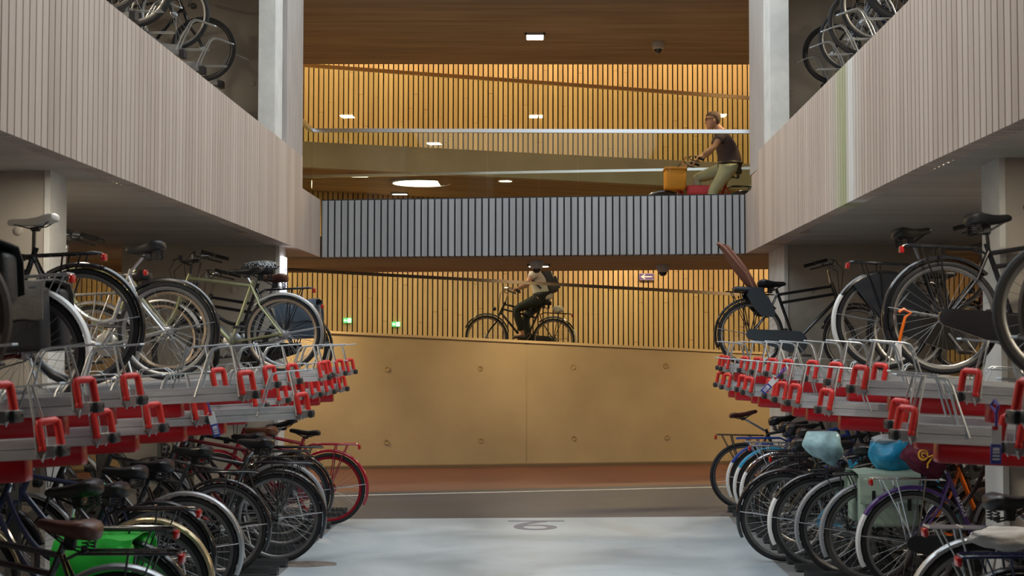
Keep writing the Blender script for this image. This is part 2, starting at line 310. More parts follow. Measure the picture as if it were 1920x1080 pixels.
def balustrade(name, label, f, z0, z1, mrail, x0, x1, n, w=.03, h=.022, side=None):
    t = thing(name, label, 'balustrade', (0,0,0))
    def g(b):
        tglass(b, f, z0, z1, x0, x1, n)
    if side: part(None, 'glass_return', M['glass_side'], t, lambda b: b.box(side[0], side[0]+.014, side[1], side[2], z0(side[0]), z1(side[0])), False)
    o = part(None, 'glass_pane', M['glass'], t, g, False); tag(o, 'clear glass panes', None)
    def r(b):
        trail(b, f, z1, x0, x1, w, h)
        if side: b.sweep([(side[0], side[1], z1(side[0])), (side[0], side[2], z1(side[0]))], [(-w,-h),(w,-h),(w,h),(-w,h)], up=(0,0,1))
    part(None, 'handrail', mrail, t, r, False)
    return t
balustrade('glass_balustrade', 'glass balustrade with dark handrail on top of the ochre ramp wall', lambda x: wl(x)+.1, lambda x: wt(x)+.03, lambda x: wt(x)+.86, M['raildark'], -7, 7, 6)

# slatted timber wall behind everything
def slats(b):
    random.seed(11); x = -9.; k = 0
    while x < 9:
        cuts = [.9]; z = .9 + random.random()*2.6
        while z < 8.6: cuts.append(z); z += 2.4 + random.random()*.8
        cuts.append(8.9)
        for a, c in zip(cuts[:-1], cuts[1:]): b.box(x, x+.068, 24.86, 24.9, a+.003, c-.003)
        x += .09; k += 1
struct('wall_slatted', slats, M['slats'], 'slatted timber wall behind the ramps', 'wall')
struct('wall_back', lambda b: b.box(-9,9,24.98,25.25,0,9), M['slatback'], 'dark backing behind the timber slats', 'wall')

# upper ramp: parapet, soffit, glass
ub = lambda x: 4.44 - .0508*(x+3.52)
def upar(b):
    q = [(-9,21.3),(9,21.3),(9,21.52),(-9,21.52)]
    b.add([(*p, ub(p[0])) for p in q]+[(*p, ub(p[0])+.4) for p in q], [(0,3,2,1),(4,5,6,7),(0,1,5,4),(1,2,6,5),(2,3,7,6),(3,0,4,7)])
struct('wall_upper_ramp', upar, M['parapet'], 'grey beige parapet of the upper ramp', 'wall')
def usof(b):
    q = [(-9,21.52),(9,21.52),(9,24.86),(-9,24.86)]
    b.add([(*p, ub(p[0])+.002) for p in q]+[(*p, ub(p[0])+.2) for p in q], [(0,3,2,1),(4,5,6,7),(0,1,5,4),(1,2,6,5),(2,3,7,6),(3,0,4,7)])
struct('ceiling_ramp', usof, M['soffit_warm'], 'brown underside of the upper ramp', 'ceiling')
balustrade('glass_balustrade', 'glass balustrade with slanting bronze handrail on the upper ramp parapet', lambda x: 21.34, lambda x: ub(x)+.4, lambda x: 6.04-.074*(x+3.66), mat('bronze_handrail', (.5,.38,.24), .3, .95), -7, 7, 6, .03, .026)

# bridge
def bf(x): return 16.9 - .135*(x+2.645)
def bridge(b):
    x = -2.645; p = .0822
    while x < 2.41:
        c = min(x+.062, 2.41)
        q = [(x, bf(x)), (c, bf(c)), (c, bf(c)+.25), (x, bf(x)+.25)]
        b.add([(*t, Z1) for t in q]+[(*t, 3.47) for t in q], [(0,3,2,1),(4,5,6,7),(0,1,5,4),(1,2,6,5),(2,3,7,6),(3,0,4,7)]); x += p
struct('wall_bridge', bridge, M['bridge'], 'grey ribbed concrete front of the bridge', 'wall')
def bridgeback(b):
    q = [(-2.66, bf(-2.66)+.03), (2.43, bf(2.43)+.03), (2.43, bf(2.43)+.3), (-2.66, bf(-2.66)+.3)]
    b.add([(*t, Z1+.01) for t in q]+[(*t, 3.485) for t in q], [(0,3,2,1),(4,5,6,7),(0,1,5,4),(1,2,6,5),(2,3,7,6),(3,0,4,7)])
struct('wall_bridge_core', bridgeback, mat('dark_groove', (.03,.03,.033), .9), 'dark grooves of the bridge front', 'wall')
def bdeck(b): b.prism([(-9,17.3),(-2.66,17.25),(2.43,16.5),(9,16.5),(9,19.0),(3,19.7),(-3,20.6),(-9,20.6)], Z1, Z2, 'z')
struct('ceiling_bridge', bdeck, M['soffit_warm'], 'brown underside and deck of the bridge', 'ceiling')
balustrade('glass_balustrade', 'frameless glass balustrade with bright steel handrail along the bridge front', lambda x: bf(x)+.14+.0*x, lambda x: 3.48, lambda x: 4.36-.03*(x+2.8)*.8, M['railsteel'], -2.81, 2.66, 5, .028, .022, side=(-2.81, 15.75, 17.05))
balustrade('glass_balustrade', 'glass balustrade with thin steel handrail on the back of the bridge', lambda x: 20.4-.15*(x+3), lambda x: 3.06, lambda x: 4.2, M['railsteel'], -7, 7, 8, .024, .018)

# galleries left and right: soffit slab, fascia, columns, end walls
for s, nm in ((-1,'left'),(1,'right')):
    X = (lambda y: XL(y)) if s < 0 else (lambda y: XR(y))
    yend = 16.9 if s < 0 else 16.25
    def slab(b, s=s, X=X, yend=yend):
        ys = [-8, 8.2, yend]
        zs = lambda y: Z1+.004+.0254*max(0, 14.9-y)            # the soffit falls gently towards the bridge
        pl = [(X(y)+s*.10, y) for y in (-8, 8.2, 14.9, yend)] + [(s*9, yend), (s*9, 14.9), (s*9, 8.2), (s*9, -8)]
        b.add([(x, y, zs(y)) for x, y in pl] + [(x, y, Z2+.6 if y < 0 else Z2+.14) for x, y in pl],
              [(0,1,6,7),(1,2,5,6),(2,3,4,5),(8,15,14,9),(9,14,13,10),(10,13,12,11)] + [(i, i+8, (i+1) % 8+8, (i+1) % 8) for i in range(8)])
    struct('ceiling_gallery_'+nm, slab, M['soffit'], f'grey concrete soffit over the {nm} rack', 'ceiling')
    def fas(b, s=s, X=X, yend=yend):
        ye = 13.25; y = -7.98
        while y < ye:
            c = min(y+.081, ye) if y+.095 < ye else ye
            q = [(X(y), y), (X(c), c), (X(c)+s*.12, c), (X(y)+s*.12, y)]
            b.add([(*t, Z1) for t in q]+[(*t, ZTOP) for t in q], [(0,3,2,1),(4,5,6,7),(0,1,5,4),(1,2,6,5),(2,3,7,6),(3,0,4,7)]); y += .095
        q = [(X(-8)+s*.035, -8), (X(8.2)+s*.035, 8.2), (X(ye)+s*.035, ye), (X(ye)+s*.115, ye), (X(8.2)+s*.115, 8.2), (X(-8)+s*.115, -8)]
        b.prism(q, Z1+.004, ZTOP-.004, 'z')
        yc = 15.62 if s < 0 else 15.7
        b.prism([(X(ye), ye), (X(yc), yc), (X(yc)+s*.22, yc), (X(ye)+s*.22, ye)], Z1, ZTOP, 'z')
        b.prism([(X(yc), yc), (X(yend), yend), (X(yend)+s*.22, yend), (X(yc)+s*.22, yc)], Z1, 3.48, 'z')
    struct('wall_fascia_'+nm, fas, M['fascia' if s < 0 else 'fascia_r'], f'board-marked concrete parapet of the {nm} gallery', 'wall')
    def colB(b, s=s, X=X):
        y0, y1 = (14.62, 15.62) if s < 0 else (14.75, 15.75)
        b.box(min(X(15)+s*.003, X(15)+s*.22), max(X(15)+s*.003, X(15)+s*.22), y0, y1, ZTOP-.2, 6.2)
        b.box(min(X(15)+s*.05, X(15)+s*.2), max(X(15)+s*.05, X(15)+s*.2), y0-.05, y0+.02, ZTOP-.2, 6.2)
    struct('wall_pier_'+nm, colB, M['colgrey'], f'concrete pier rising from the {nm} parapet beside the bridge', 'pier')
    def endw(b, s=s):
        if s < 0: b.box(-4.5, -2.83, 14.95, 15.32, 0, Z1+.01)
        else: b.box(2.68, 4.4, 14.95, 15.95, 0, Z1+.01)
        for (x, z) in ((-3.3,2.3),(-4.2,2.3)) if s < 0 else ((2.95,2.3),(3.75,2.3)):
            b.lathe([(.012,-.012),(.03,-.006),(.035,.002)], 14, (x, 14.949, z))
    struct('wall_end_'+nm, endw, M['endwall'], f'grey concrete end wall behind the far end of the {nm} rack', 'wall')
    def gendw(b, s=s):
        x0, x1, y0, y1 = (-9,-2.75,15.35,15.6) if s < 0 else (2.5,9,15.4,15.65)
        b.box(x0, x1, y0, y1, Z2, 6.2)
        px, py = (470,154) if s < 0 else (1487,173)
        b.lathe([(.012,-.015),(.03,-.008),(.036,.002)], 14, (wx(px,y0), y0-.001, wz(py,y0)))
    def colA(b, s=s):
        if s < 0: b.box(-2.87, -2.70, 14.1, 14.5, Z2, 6.2)
        else: b.box(2.405, 2.60, 14.3, 14.72, Z2, 6.2)
    struct('column_gallery_'+nm, colA, M['col'], f'pale bluish concrete column on the {nm} gallery', 'column')
    struct('wall_gallery_'+nm, gendw, M['endwall'], f'concrete end wall of the {nm} gallery', 'wall')
    def nearwall(b, s=s):
        if s < 0: b.box(-6.5, -3.41, 9.57, 9.9, 0, 2.96)
        else: b.box(3.03, 6.5, 9.01, 9.36, 0, 2.97)
        x, y, z = (wx(32,9.57), 9.57, wz(432,9.57)) if s < 0 else (3.6, 9.01, 2.4)
        b.lathe([(.012,-.015),(.03,-.008),(.036,.002)], 14, (x, y-.001, z))
    def near_lit_face(b, s=s):  # thin facing on the cross wall end, coloured paler to stand for daylight
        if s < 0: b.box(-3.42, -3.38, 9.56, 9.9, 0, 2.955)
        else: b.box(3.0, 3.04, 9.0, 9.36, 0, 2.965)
    struct('column_near_'+nm, near_lit_face, M['col'], f'cross wall end coloured pale for daylight in the near part of the {nm} rack', 'column')
    def far_lit_face(b, s=s):  # facing on the end wall, its daylight put into a paler colour
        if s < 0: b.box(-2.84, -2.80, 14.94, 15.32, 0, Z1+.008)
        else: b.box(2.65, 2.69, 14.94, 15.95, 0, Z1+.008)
    struct('column_'+nm, far_lit_face, M['col'], f'wall end coloured pale for daylight at the far end of the {nm} rack', 'column')
    struct('wall_near_'+nm, nearwall, M['endwall'], f'concrete cross wall between the bays of the {nm} rack', 'wall')
    struct('wall_'+nm, lambda b, s=s: b.box(min(s*9,s*9.2), max(s*9,s*9.2), -8, 25.2, -.2, 9), M['outer'], f'outer concrete wall on the {nm}', 'wall')
    struct('ceiling_upper_'+nm, lambda b, s=s: b.box(min(s*9,s*2.6), max(s*9,s*2.6), -8, 16.0, 5.8, 6.1), M['soffit'], f'concrete ceiling over the {nm} gallery', 'ceiling')
struct('ceiling_upper', lambda b: b.prism([(-9,16.0),(9,16.0),(9,20.15),(-9,20.05)], 5.8, 6.1, 'z'), M['soffit_warm'], 'brown board-marked ceiling above the bridge', 'ceiling')
def tops(b):
    b.box(-9,9,20.1,25.2,8.9,9.1); b.box(-9,9,20.0,20.2,6.1,9)
struct('ceiling_top', tops, M['soffit_warm'], 'top ceiling over the upper ramp', 'ceiling')
struct('ceiling_rear', lambda b: b.box(-2.7,2.7,-8,5.0,5.8,6.1), M['soffit_warm'], 'unseen ceiling behind and over the viewpoint, extended to cut sky reflections', 'ceiling')  # carried forward past the viewpoint to keep sky out of the bridge glass
struct('wall_rear', lambda b: b.box(-9,9,-8.2,-8,-.2,6.1), M['outer'], 'concrete wall behind the viewpoint', 'wall')

# ------------------------------------------------------------------ lamps
def area(name, loc, sx, sy, power, col, rot=(0,0,0), spread=180):
    l = bpy.data.lights.new(name, 'AREA'); l.shape = 'RECTANGLE'; l.size = sx; l.size_y = sy; l.energy = power; l.color = col; l.spread = math.radians(spread)
    o = bpy.data.objects.new(name, l); COL.objects.link(o); o.location = loc; o.rotation_euler = rot; return o
WARM = (1., .74, .41)
def ceiling_lamp(label, x, y, z, power, w=.3, l=.3, group='flush ceiling lamps', round_=False, col=WARM):
    t = thing('ceiling_lamp', label, 'ceiling lamp', (x, y, z), group=None)
    if round_:
        part(None, 'frame', M['lampframe'], t, lambda b: b.lathe([(w,.01),(w,-.02),(w-.03,-.025),(w-.03,.01)], 40, axis='z'))
        part(None, 'diffuser', M['lampwarm'], t, lambda b: b.lathe([(0,-.012),(w-.03,-.012),(w-.03,.008),(0,.008)], 40, axis='z'))
    else:
        def fr(b):
            for q in ((-w/2,w/2,-l/2,-l/2+.02),(-w/2,w/2,l/2-.02,l/2),(-w/2,-w/2+.02,-l/2,l/2),(w/2-.02,w/2,-l/2,l/2)): b.box(*q, -.03, .01)
        part(None, 'frame', M['lampframe'], t, fr, False)
        part(None, 'diffuser', M['lampwarm'], t, lambda b: b.box(-w/2+.02,w/2-.02,-l/2+.02,l/2-.02,-.02,.0), False)
    if power:
        a = area('lamp_light', (x, y, z-.045), w*1.8 if round_ else w*.9, l*1.8 if round_ else l*.9, power, col)
        if round_: a.data.shape = 'DISK'
    return t
# ================================================================== BICYCLES  (x forward, y left, z up, origin on the ground under the rear hub)
def w_tyre(b, R, t): b.lathe([(R-t+t*math.cos(a)*1., t*.95*math.sin(a)) for a in [2*PI*k/9 for k in range(9)]], 52, closed=True)
def w_rim(b, R, t): 
    r = R-2*t
    b.lathe([(r+.004,-.012),(r+.004,.012),(r-.012,.011),(r-.02,.004),(r-.02,-.004),(r-.012,-.011)], 48, closed=True)
def w_spokes(b, R, t, n=32):
    r = R-2*t-.018
    for k in range(n):
        a = 2*PI*k/n; sd = 1 if k % 2 else -1; lead = .55*(1 if (k//2) % 2 else -1); h = a+lead
        b.tube([(.024*math.cos(h), sd*.03, .024*math.sin(h)), (r*math.cos(a), sd*.003, r*math.sin(a))], .0012, 4)
def w_hub(b): b.lathe([(.006,-.065),(.012,-.06),(.012,-.038),(.03,-.033),(.03,-.028),(.016,-.022),(.016,.022),(.03,.028),(.03,.033),(.012,.038),(.012,.06),(.006,.065)], 16)
def wheel(name, parent, x, R, t, tm, rm, big_hub=False):
    r = bpy.data.objects.new(name, None); COL.objects.link(r); r.parent = parent; r.location = (x, 0, R); r.empty_display_size = .05
    r.rotation_euler = (0, random.random()*6, 0)
    part(('tyre',R,t), 'tyre', M[tm], r, lambda b: w_tyre(b, R, t)); part(('rim',R,t), 'rim', M[rm], r, lambda b: w_rim(b, R, t))
    part(('spokes',R,t), 'spokes', M['spoke'], r, lambda b: w_spokes(b, R, t), False); part(('hub',), 'hub', M['steel'], r, w_hub)
    return r
def arc(R, a0, a1, n, c=(0,0)): return [(c[0]+R*math.cos(a0+(a1-a0)*k/n), 0, c[1]+R*math.sin(a0+(a1-a0)*k/n)) for k in range(n+1)]
def guard(b, R, a0, a1, w=.028):
    prof = [(-w,-.012),(-w*.9,.004),(-w*.45,.013),(w*.45,.013),(w*.9,.004),(w,-.012),(w*.82,-.013),(w*.4,.005),(-w*.4,.005),(-w*.82,-.013)]
    path = arc(R+.022, a0, a1, 26); rings = []
    for k in range(27):
        a = a0+(a1-a0)*k/26; rings.append([((R+.022+q[1])*math.cos(a), q[0], (R+.022+q[1])*math.sin(a)) for q in prof])
    b.loft(rings)
D2R = PI/180
def f_tubes(style, R, L):
    BB = (.46, 0, .285); S = (.255, 0, .80); HB = (L-.205, 0, .735); HT = (L-.275, 0, .905); hub = (0,0,R)
    return BB, S, HB, HT, hub
def frame(b, style, R, L):
    BB, S, HB, HT, hub = f_tubes(style, R, L)
    tr = .0155; dt = .018
    lo = lambda p, q, t: tuple(p[i]+(q[i]-p[i])*t for i in range(3))
    b.tube([lo(HB,HT,-.12), lo(HB,HT,1.08)], .02, 10); b.lathe([(.022,-.036),(.022,.036)], 12, BB)
    top = S
    if style == 'diamond':
        b.tube([lo(S,BB,.04), lo(HB,HT,.86)], tr, 8); b.tube([lo(HB,HT,.25), BB], dt, 8)
    elif style == 'dutch':
        b.tube([lo(S,BB,.06), lo(HB,HT,.88)], tr, 8); b.tube([lo(S,BB,.22), lo(HB,HT,.42)], tr, 8); b.tube([lo(HB,HT,.1), BB], dt, 8)
    else:                                   # step-through: one swan-curved tube and one straight tube
        P = []
        a, c1, c2, e = Vector(lo(HB,HT,.8)), Vector((L-.36,0,.56)), Vector((.52,0,.40)), Vector(lo(BB,S,.36))
        for k in range(13):
            t = k/12; P.append(a*(1-t)**3+c1*3*t*(1-t)**2+c2*3*t*t*(1-t)+e*t**3)
        b.tube(P, .017, 8)
        a, c1, c2, e = Vector(lo(HB,HT,.1)), Vector((L-.36,0,.44)), Vector((.58,0,.27)), Vector(BB)
        P = [a*(1-k/12)**3+c1*3*(k/12)*(1-k/12)**2+c2*3*(k/12)**2*(1-k/12)+e*(k/12)**3 for k in range(13)]
        b.tube(P, .018, 8)
    b.tube([BB, lo(BB,S,1.06)], .0165, 8)
    for y in (-1,1):
        b.tube([(S[0]+.004, y*.018, S[2]-.02), (S[0]-.07, y*.042, S[2]-.2), (.0, y*.068, R+.0)], .009, 6)
        b.tube([(BB[0]-.03, y*.03, BB[2]), (.3, y*.048, .3), (0, y*.068, R)], .01, 6)
        b.box(-.016,.016, y*.068-.003, y*.068+.003, R-.022, R+.022)
    b.tube([(S[0]-.055,-.04,S[2]-.15),(S[0]-.055,.04,S[2]-.15)], .007, 6)
def fork(b, R, L):
    c = (L-.19, 0, .70)
    for y in (-1,1): b.tube([(c[0]-.005, y*.035, c[2]+.02), (c[0]+.03, y*.05, c[2]-.1), (L-.055, y*.056, R+.12), (L, y*.058, R)], .0115, 7, scales=[1.1,1.05,.9,.7])
    b.tube([(c[0]-.005,-.045,c[2]+.02),(c[0]-.005,.045,c[2]+.02)], .014, 8)
def bars(b, kind, L):
    x0, z0 = L-.29, .95
    if kind == 'flat':
        b.tube([(x0+.015,0,z0-.08),(x0-.01,0,z0+.04),(x0+.07,0,z0+.08)], .013, 8)
        b.tube([(x0+.01,-.29,z0+.10),(x0+.07,-.06,z0+.08),(x0+.07,.06,z0+.08),(x0+.01,.29,z0+.10)], .011, 8)
    else:
        b.tube([(x0+.015,0,z0-.08),(x0-.025,0,z0+.1),(x0+.04,0,z0+.14)], .0125, 8)
        b.tube([(x0-.21,-.29,z0+.15),(x0-.08,-.28,z0+.19),(x0+.02,-.2,z0+.19),(x0+.045,-.06,z0+.14),(x0+.045,.06,z0+.14),(x0+.02,.2,z0+.19),(x0-.08,.28,z0+.19),(x0-.21,.29,z0+.15)], .011, 8)
def grip(b, kind, L, s):
    x0, z0 = L-.29, .95
    if kind == 'flat': b.tube([(x0+.035,s*.2,z0+.093),(x0+.008,s*.30,z0+.101)], .0175, 10)
    else: b.tube([(x0-.225,s*.291,z0+.146),(x0-.1,s*.282,z0+.185)], .0175, 10)
def lever(b, kind, L, s):
    x0, z0 = L-.29, .95
    if kind == 'flat': b.tube([(x0+.05,s*.17,z0+.1),(x0+.1,s*.2,z0+.08),(x0+.07,s*.29,z0+.07)], .007, 6); b.tube([(x0+.09,s*.16,z0+.09),(x0+.17,s*.08,z0+.0),(x0+.13,0,z0-.16)], .0035, 5)
    else: b.tube([(x0-.02,s*.255,z0+.19),(x0-.04,s*.27,z0+.15),(x0-.16,s*.285,z0+.115)], .007, 6); b.tube([(x0-.01,s*.25,z0+.18),(x0+.1,s*.14,z0+.1),(x0+.11,s*.02,z0-.18)], .0035, 5)
SADS = {'wide': [(-.137,.022,-.024,.018),(-.134,.045,-.016,.03),(-.125,.072,-.006,.043),(-.105,.096,.004,.053),(-.07,.107,.009,.057),(-.02,.086,.0,.05),(.03,.054,-.004,.042),(.08,.034,-.002,.036),(.13,.026,.002,.03),(.15,.018,-.003,.02),(.157,.008,-.008,.01)],
        'sport': [(-.143,.014,-.006,.01),(-.140,.032,-.002,.018),(-.133,.052,.004,.026),(-.125,.068,.01,.032),(-.08,.068,.008,.036),(-.03,.048,-.004,.034),(.03,.028,-.006,.03),(.09,.02,-.002,.028),(.14,.017,-.002,.024),(.155,.01,-.008,.014)]}
def saddle(b, kind):
    rings = []
    for (x, w, z, t) in SADS[kind]:
        ring = []
        for k in range(14):
            a = 2*PI*k/14; c, s_ = math.cos(a), math.sin(a)
            y = w*(abs(c)**.75)*(1 if c > 0 else -1); zz = z + (t*.34*max(0,s_)**.8 if s_ > 0 else -t*1.25*abs(s_)**.7)
            ring.append((x, y, zz))
        rings.append(ring)
    b.loft(rings)
def sprung(b, kind):
    if kind == 'wide':
        for y in (-1,1):
            b.tube([(-.09+.015*math.cos(k*.9), y*.055+.015*math.sin(k*.9), -.115+.0022*k) for k in range(26)], .004, 5)
            b.tube([(-.09,y*.055,-.115),(0,y*.025,-.10),(.12,y*.012,-.03)], .005, 5)
    else:
        for y in (-1,1): b.tube([(-.11,y*.045,-.02),(-.06,y*.028,-.05),(.03,y*.022,-.055),(.13,y*.01,-.02)], .004, 5)
    b.rbox(-.03,.02,-.025,.025,-.115 if kind == 'wide' else -.075,-.05,.008,1)
def rack(b, R, style):
    z = 2*R+.085; x0, x1 = -.27, .17
    if style == 'tube':
        for y in (-1,1):
            b.tube([(x1+.06, y*.03, z-.03),(x1, y*.055, z),(x0+.03, y*.06, z),(x0, y*.045, z-.005),(x0-.005,0,z-.005)], .008, 7)
            b.tube([(-.06,y*.058,z-.005),(0.0,y*.075,R)], .006, 6); b.tube([(-.17,y*.058,z-.005),(0.005,y*.078,R)], .005, 6)
        for x in (-.2,-.12,-.04,.04,.12): b.tube([(x,-.058,z),(x,.058,z)], .004, 5)
        b.tube([(x0+.06,0,z+.004),(x1,0,z+.004)], .004, 5)
    else:
        for y in (-1,-.33,.33,1): b.tube([(x1+.05, y*.05, z-.01),(x0, y*.06, z)], .0055, 6)
        b.tube([(x0,-.062,z),(x0,.062,z)], .007, 6); b.tube([(x1,-.06,z-.008),(x1,.06,z-.008)], .006, 6); b.tube([(-.1,-.06,z),(-.1,.06,z)], .006, 6)
        for y in (-1,1):
            b.tube([(-.12,y*.06,z),(-.02,y*.075,R)], .006, 6); b.tube([(.08,y*.06,z),(.01,y*.078,R)], .006, 6); b.tube([(-.22,y*.06,z),(0.0,y*.08,R)], .0045, 6)
def chaincase(b, R):
    pts = []
    B, rb, h, rh = (.46,.285), .118, (0,R), .055
    for k in range(13): a = -PI/2+PI*k/12-.08; pts.append((B[0]+rb*math.cos(a), B[1]+rb*math.sin(a)))
    for k in range(9): a = PI/2-.05+PI*k/8; pts.append((h[0]+rh*math.cos(a), h[1]+rh*math.sin(a)))
    b.prism(pts, -.085, -.048); b.prism([(B[0]+.085*math.cos(2*PI*k/20), B[1]+.085*math.sin(2*PI*k/20)) for k in range(20)], -.09, -.084)
def chainring(b, R):
    b.lathe([(.035,-.054),(.085,-.052),(.09,-.05),(.085,-.046),(.035,-.044)], 24, (.46,0,.285))
    b.lathe([(.0,-.05),(.036,-.05),(.036,-.045),(0,-.045)], 14, (0,0,R))
    b.tube([(.46,-.05,.375),(0,-.05,R+.036)], .005, 4); b.tube([(.46,-.05,.195),(0,-.05,R-.036)], .005, 4)
def crank(b):
    b.tube([(.46,-.1,.285),(.46+.165*math.cos(-.9),-.105,.285+.165*math.sin(-.9))], .0095, 6); b.tube([(.46,.07,.285),(.46-.165*math.cos(-.9),.085,.285-.165*math.sin(-.9))], .0095, 6); b.tube([(.46,-.1,.285),(.46,.07,.285)], .009, 6)
def pedal(b, s):
    x, z = .46-s*.165*math.cos(-.9), .285-s*.165*math.sin(-.9); y = s*.145
    b.rbox(x-.045,x+.045,y-.04,y+.04,z-.012,z+.012,.005,1)
def stand(b): b.tube([(.3,.06,.28),(.22,.13,.02),(.19,.14,.01)], .008, 6)
def ostays(b, R):
    for y in (-1,1): b.tube([(0,y*.07,R),(-(R+.03)*math.cos(.38),y*.026,R+(R+.03)*math.sin(.12))], .0028, 4)
def skirt(b, R):
    for y in (-1,1):
        pts = [(0,R)] + [((R+.01)*math.cos(a), R+(R+.01)*math.sin(a)) for a in [D2R*(18+8.2*k) for k in range(15)]]
        b.prism(pts, y*.05-.002, y*.05+.002)
def lamp_front(b, L): b.lathe([(.0,.03),(.03,.02),(.033,-.02),(.02,-.035),(0,-.04)], 14, (L-.1,0,.80), axis='x')

def bike(label, loc, fwd, frame_c='black', style='dutch', R=.345, t=.019, tyre='tyre', rim='rim', guards='black', tail=None, rackc='black', racks='tube', sad='wide', sadc='sad_black', sadz=.96,
         bar='swept', barc='chrome', case=True, casec='black', light='redlens', skirts=None, stand_=True, yaw=0, lean=0, pitch=0, group=None, guards_front=True, saddle_tilt=0., sadx=None, rackdx=0., lightdx=None, lightdz=0.):
    lightdx = rackdx if lightdx is None else lightdx
    """fwd=+1: front wheel towards +X; fwd=-1: towards -X"""
    L = 1.09
    o = thing('bicycle', label, 'bicycle', loc, (lean, pitch, (0 if fwd > 0 else PI)+yaw), group)
    k = (style, R)
    part(('frame',)+k, 'frame', M[frame_c], o, lambda b: frame(b, style, R, L))
    part(('fork', R), 'fork', M[frame_c], o, lambda b: fork(b, R, L))
    wheel('rear_wheel', o, 0, R, t, tyre, rim); wheel('front_wheel', o, L, R, t, tyre, rim)
    h = part(('bars', bar), 'handlebar', M[barc], o, lambda b: bars(b, bar, L))
    for s in (-1,1):
        part(('grip', bar, s), 'grip', M['grip'], h, lambda b: grip(b, bar, L, s)); part(('lever', bar, s), 'brake_lever', M['matte'], h, lambda b: lever(b, bar, L, s))
    sx = sadx if sadx is not None else .46-(sadz-.285)*.398
    so = part(('saddle', sad), 'saddle', M[sadc], o, lambda b: saddle(b, sad)); so.location = (sx, 0, sadz); so.rotation_euler = (0, saddle_tilt, 0)
    part(('springs', sad), 'saddle_rails', M['matte'], so, lambda b: sprung(b, sad))
    part(('post', round(sadz,2), sx), 'seatpost', M['chrome'], o, lambda b: b.tube([(.26,0,.80),(sx-.0,0,sadz-.05)], .0125, 8))
    if guards:
        a1 = 205*D2R if not tail else 150*D2R
        g = part(('rguard', R, bool(tail)), 'rear_mudguard', M[guards], o, lambda b: guard(b, R, 48*D2R, a1)); g.location = (0,0,R)
        if tail:
            tl = part(('rtail', R), 'mudguard_tail', M[tail], g, lambda b: guard(b, R, 150*D2R, 206*D2R)); tl['label'] = f'{tail} tail of the mudguard'
        part(('gstay', R), 'mudguard_stay', M['steel'], g, lambda b: ostays(b, R)).location = (0,0,-R)
        if guards_front:
            g = part(('fguard', R), 'front_mudguard', M[guards], o, lambda b: guard(b, R, 20*D2R, 165*D2R)); g.location = (L,0,R)
    if rackc: part(('rack', R, racks), 'luggage_rack', M[rackc], o, lambda b: rack(b, R, racks)).location = (rackdx, 0, 0)
    if light:
        z = 2*R+.06
        part(('rlight', R), 'rear_light', M[light], o, lambda b: b.rbox(-.295,-.272,-.034,.034,z-.026,z+.018,.007,2)).location = (lightdx, 0, lightdz)
    if case: part(('case', R), 'chain_case', M[casec], o, lambda b: chaincase(b, R))
    else: part(('ring', R), 'chain', M['steel'], o, lambda b: chainring(b, R))
    c = part(('crank',), 'crank', M['steel'], o, crank)
    for s in (-1,1): part(('pedal', s), 'pedal', M['matte'], c, lambda b: pedal(b, s))
    if stand_: part(('stand',), 'kickstand', M['steel'], o, stand)
    if skirts: part(('skirt', R), 'skirt_guard', M[skirts], o, lambda b: skirt(b, R))
    part(('flamp',), 'headlight', M['matte'], o, lambda b: lamp_front(b, L))
    return o

def attach(b, name, label, cat, group=None):
    """a separate thing that hangs on bicycle b: an empty with the bicycle's own place and turn"""
    return thing(name, label, cat, b.location.copy(), b.rotation_euler.copy(), group)

def panniers(b, label, m, R=.345, flap=True, drop=.32, x0=-.24, x1=.13, straps='matte', dz=0., side=None):
    t = attach(b, 'pannier_bag', label, 'bag'); z = 2*R+.10+dz
    for s in (-1,1):
        def f(bb, s=s):
            bb.rbox(x0, x1, s*.09-.012 if s > 0 else -.235, .235 if s > 0 else -.078, z-drop, z-.01, .03, 3)
        part(None, 'side_bag', M[side or m], t, f)
    if flap:
        def fl(bb):
            P = [(-.255, z-.19), (-.25, z-.05), (-.2, z+.016), (0, z+.03), (.2, z+.016), (.25, z-.05), (.255, z-.19)]
            n = 12; rings = []
            for i in range(n+1):
                x = x0-.015+(x1-x0+.03)*i/n
                rings.append([(x, y, zz+.006*math.sin(i*1.3+y*14)) for (y, zz) in P] + [(x, y*.97, zz-.006+.006*math.sin(i*1.3+y*14)) for (y, zz) in reversed(P)])
            bb.loft(rings)
        part(None, 'top_flap', M[m], t, fl)
    for x in (x0+.08, x1-.08):
        part(None, 'strap', M[straps], t, lambda bb, x=x: bb.box(x-.012, x+.012, -.262, -.256, z-.24, z-.10))
    return t
def cover(b, label, m, sadz=.96, r=(.17,.125,.075), amp=.28, seed=1., dz=-.02, cat='saddle cover', sx=None, freq=3.2, sub=4, taper=0.):
    t = attach(b, 'saddle_cover', label, cat)
    sx = sx if sx is not None else .46-(sadz-.285)*.398
    def sheet(bb):
        bb.blob((0,0,0), r, sub, amp, freq, seed); out = []
        for (x, y, z) in bb.v:                      # cloth pulled tight over the saddle, gathered below it
            k = z/r[2]; g = 1-.42*max(0, -k)**1.3; f = .5*max(0, -k)
            wr = 1+.10*f*math.sin(9*math.atan2(y, x)+4*k)
            out.append((sx+.01+x*g*wr+taper*max(0,-k)*.08, y*g*wr, sadz+dz+min(z, r[2]*.72)))
        bb.v = out
    part(None, 'cover_sheet', M[m], t, sheet)
    return t, sx

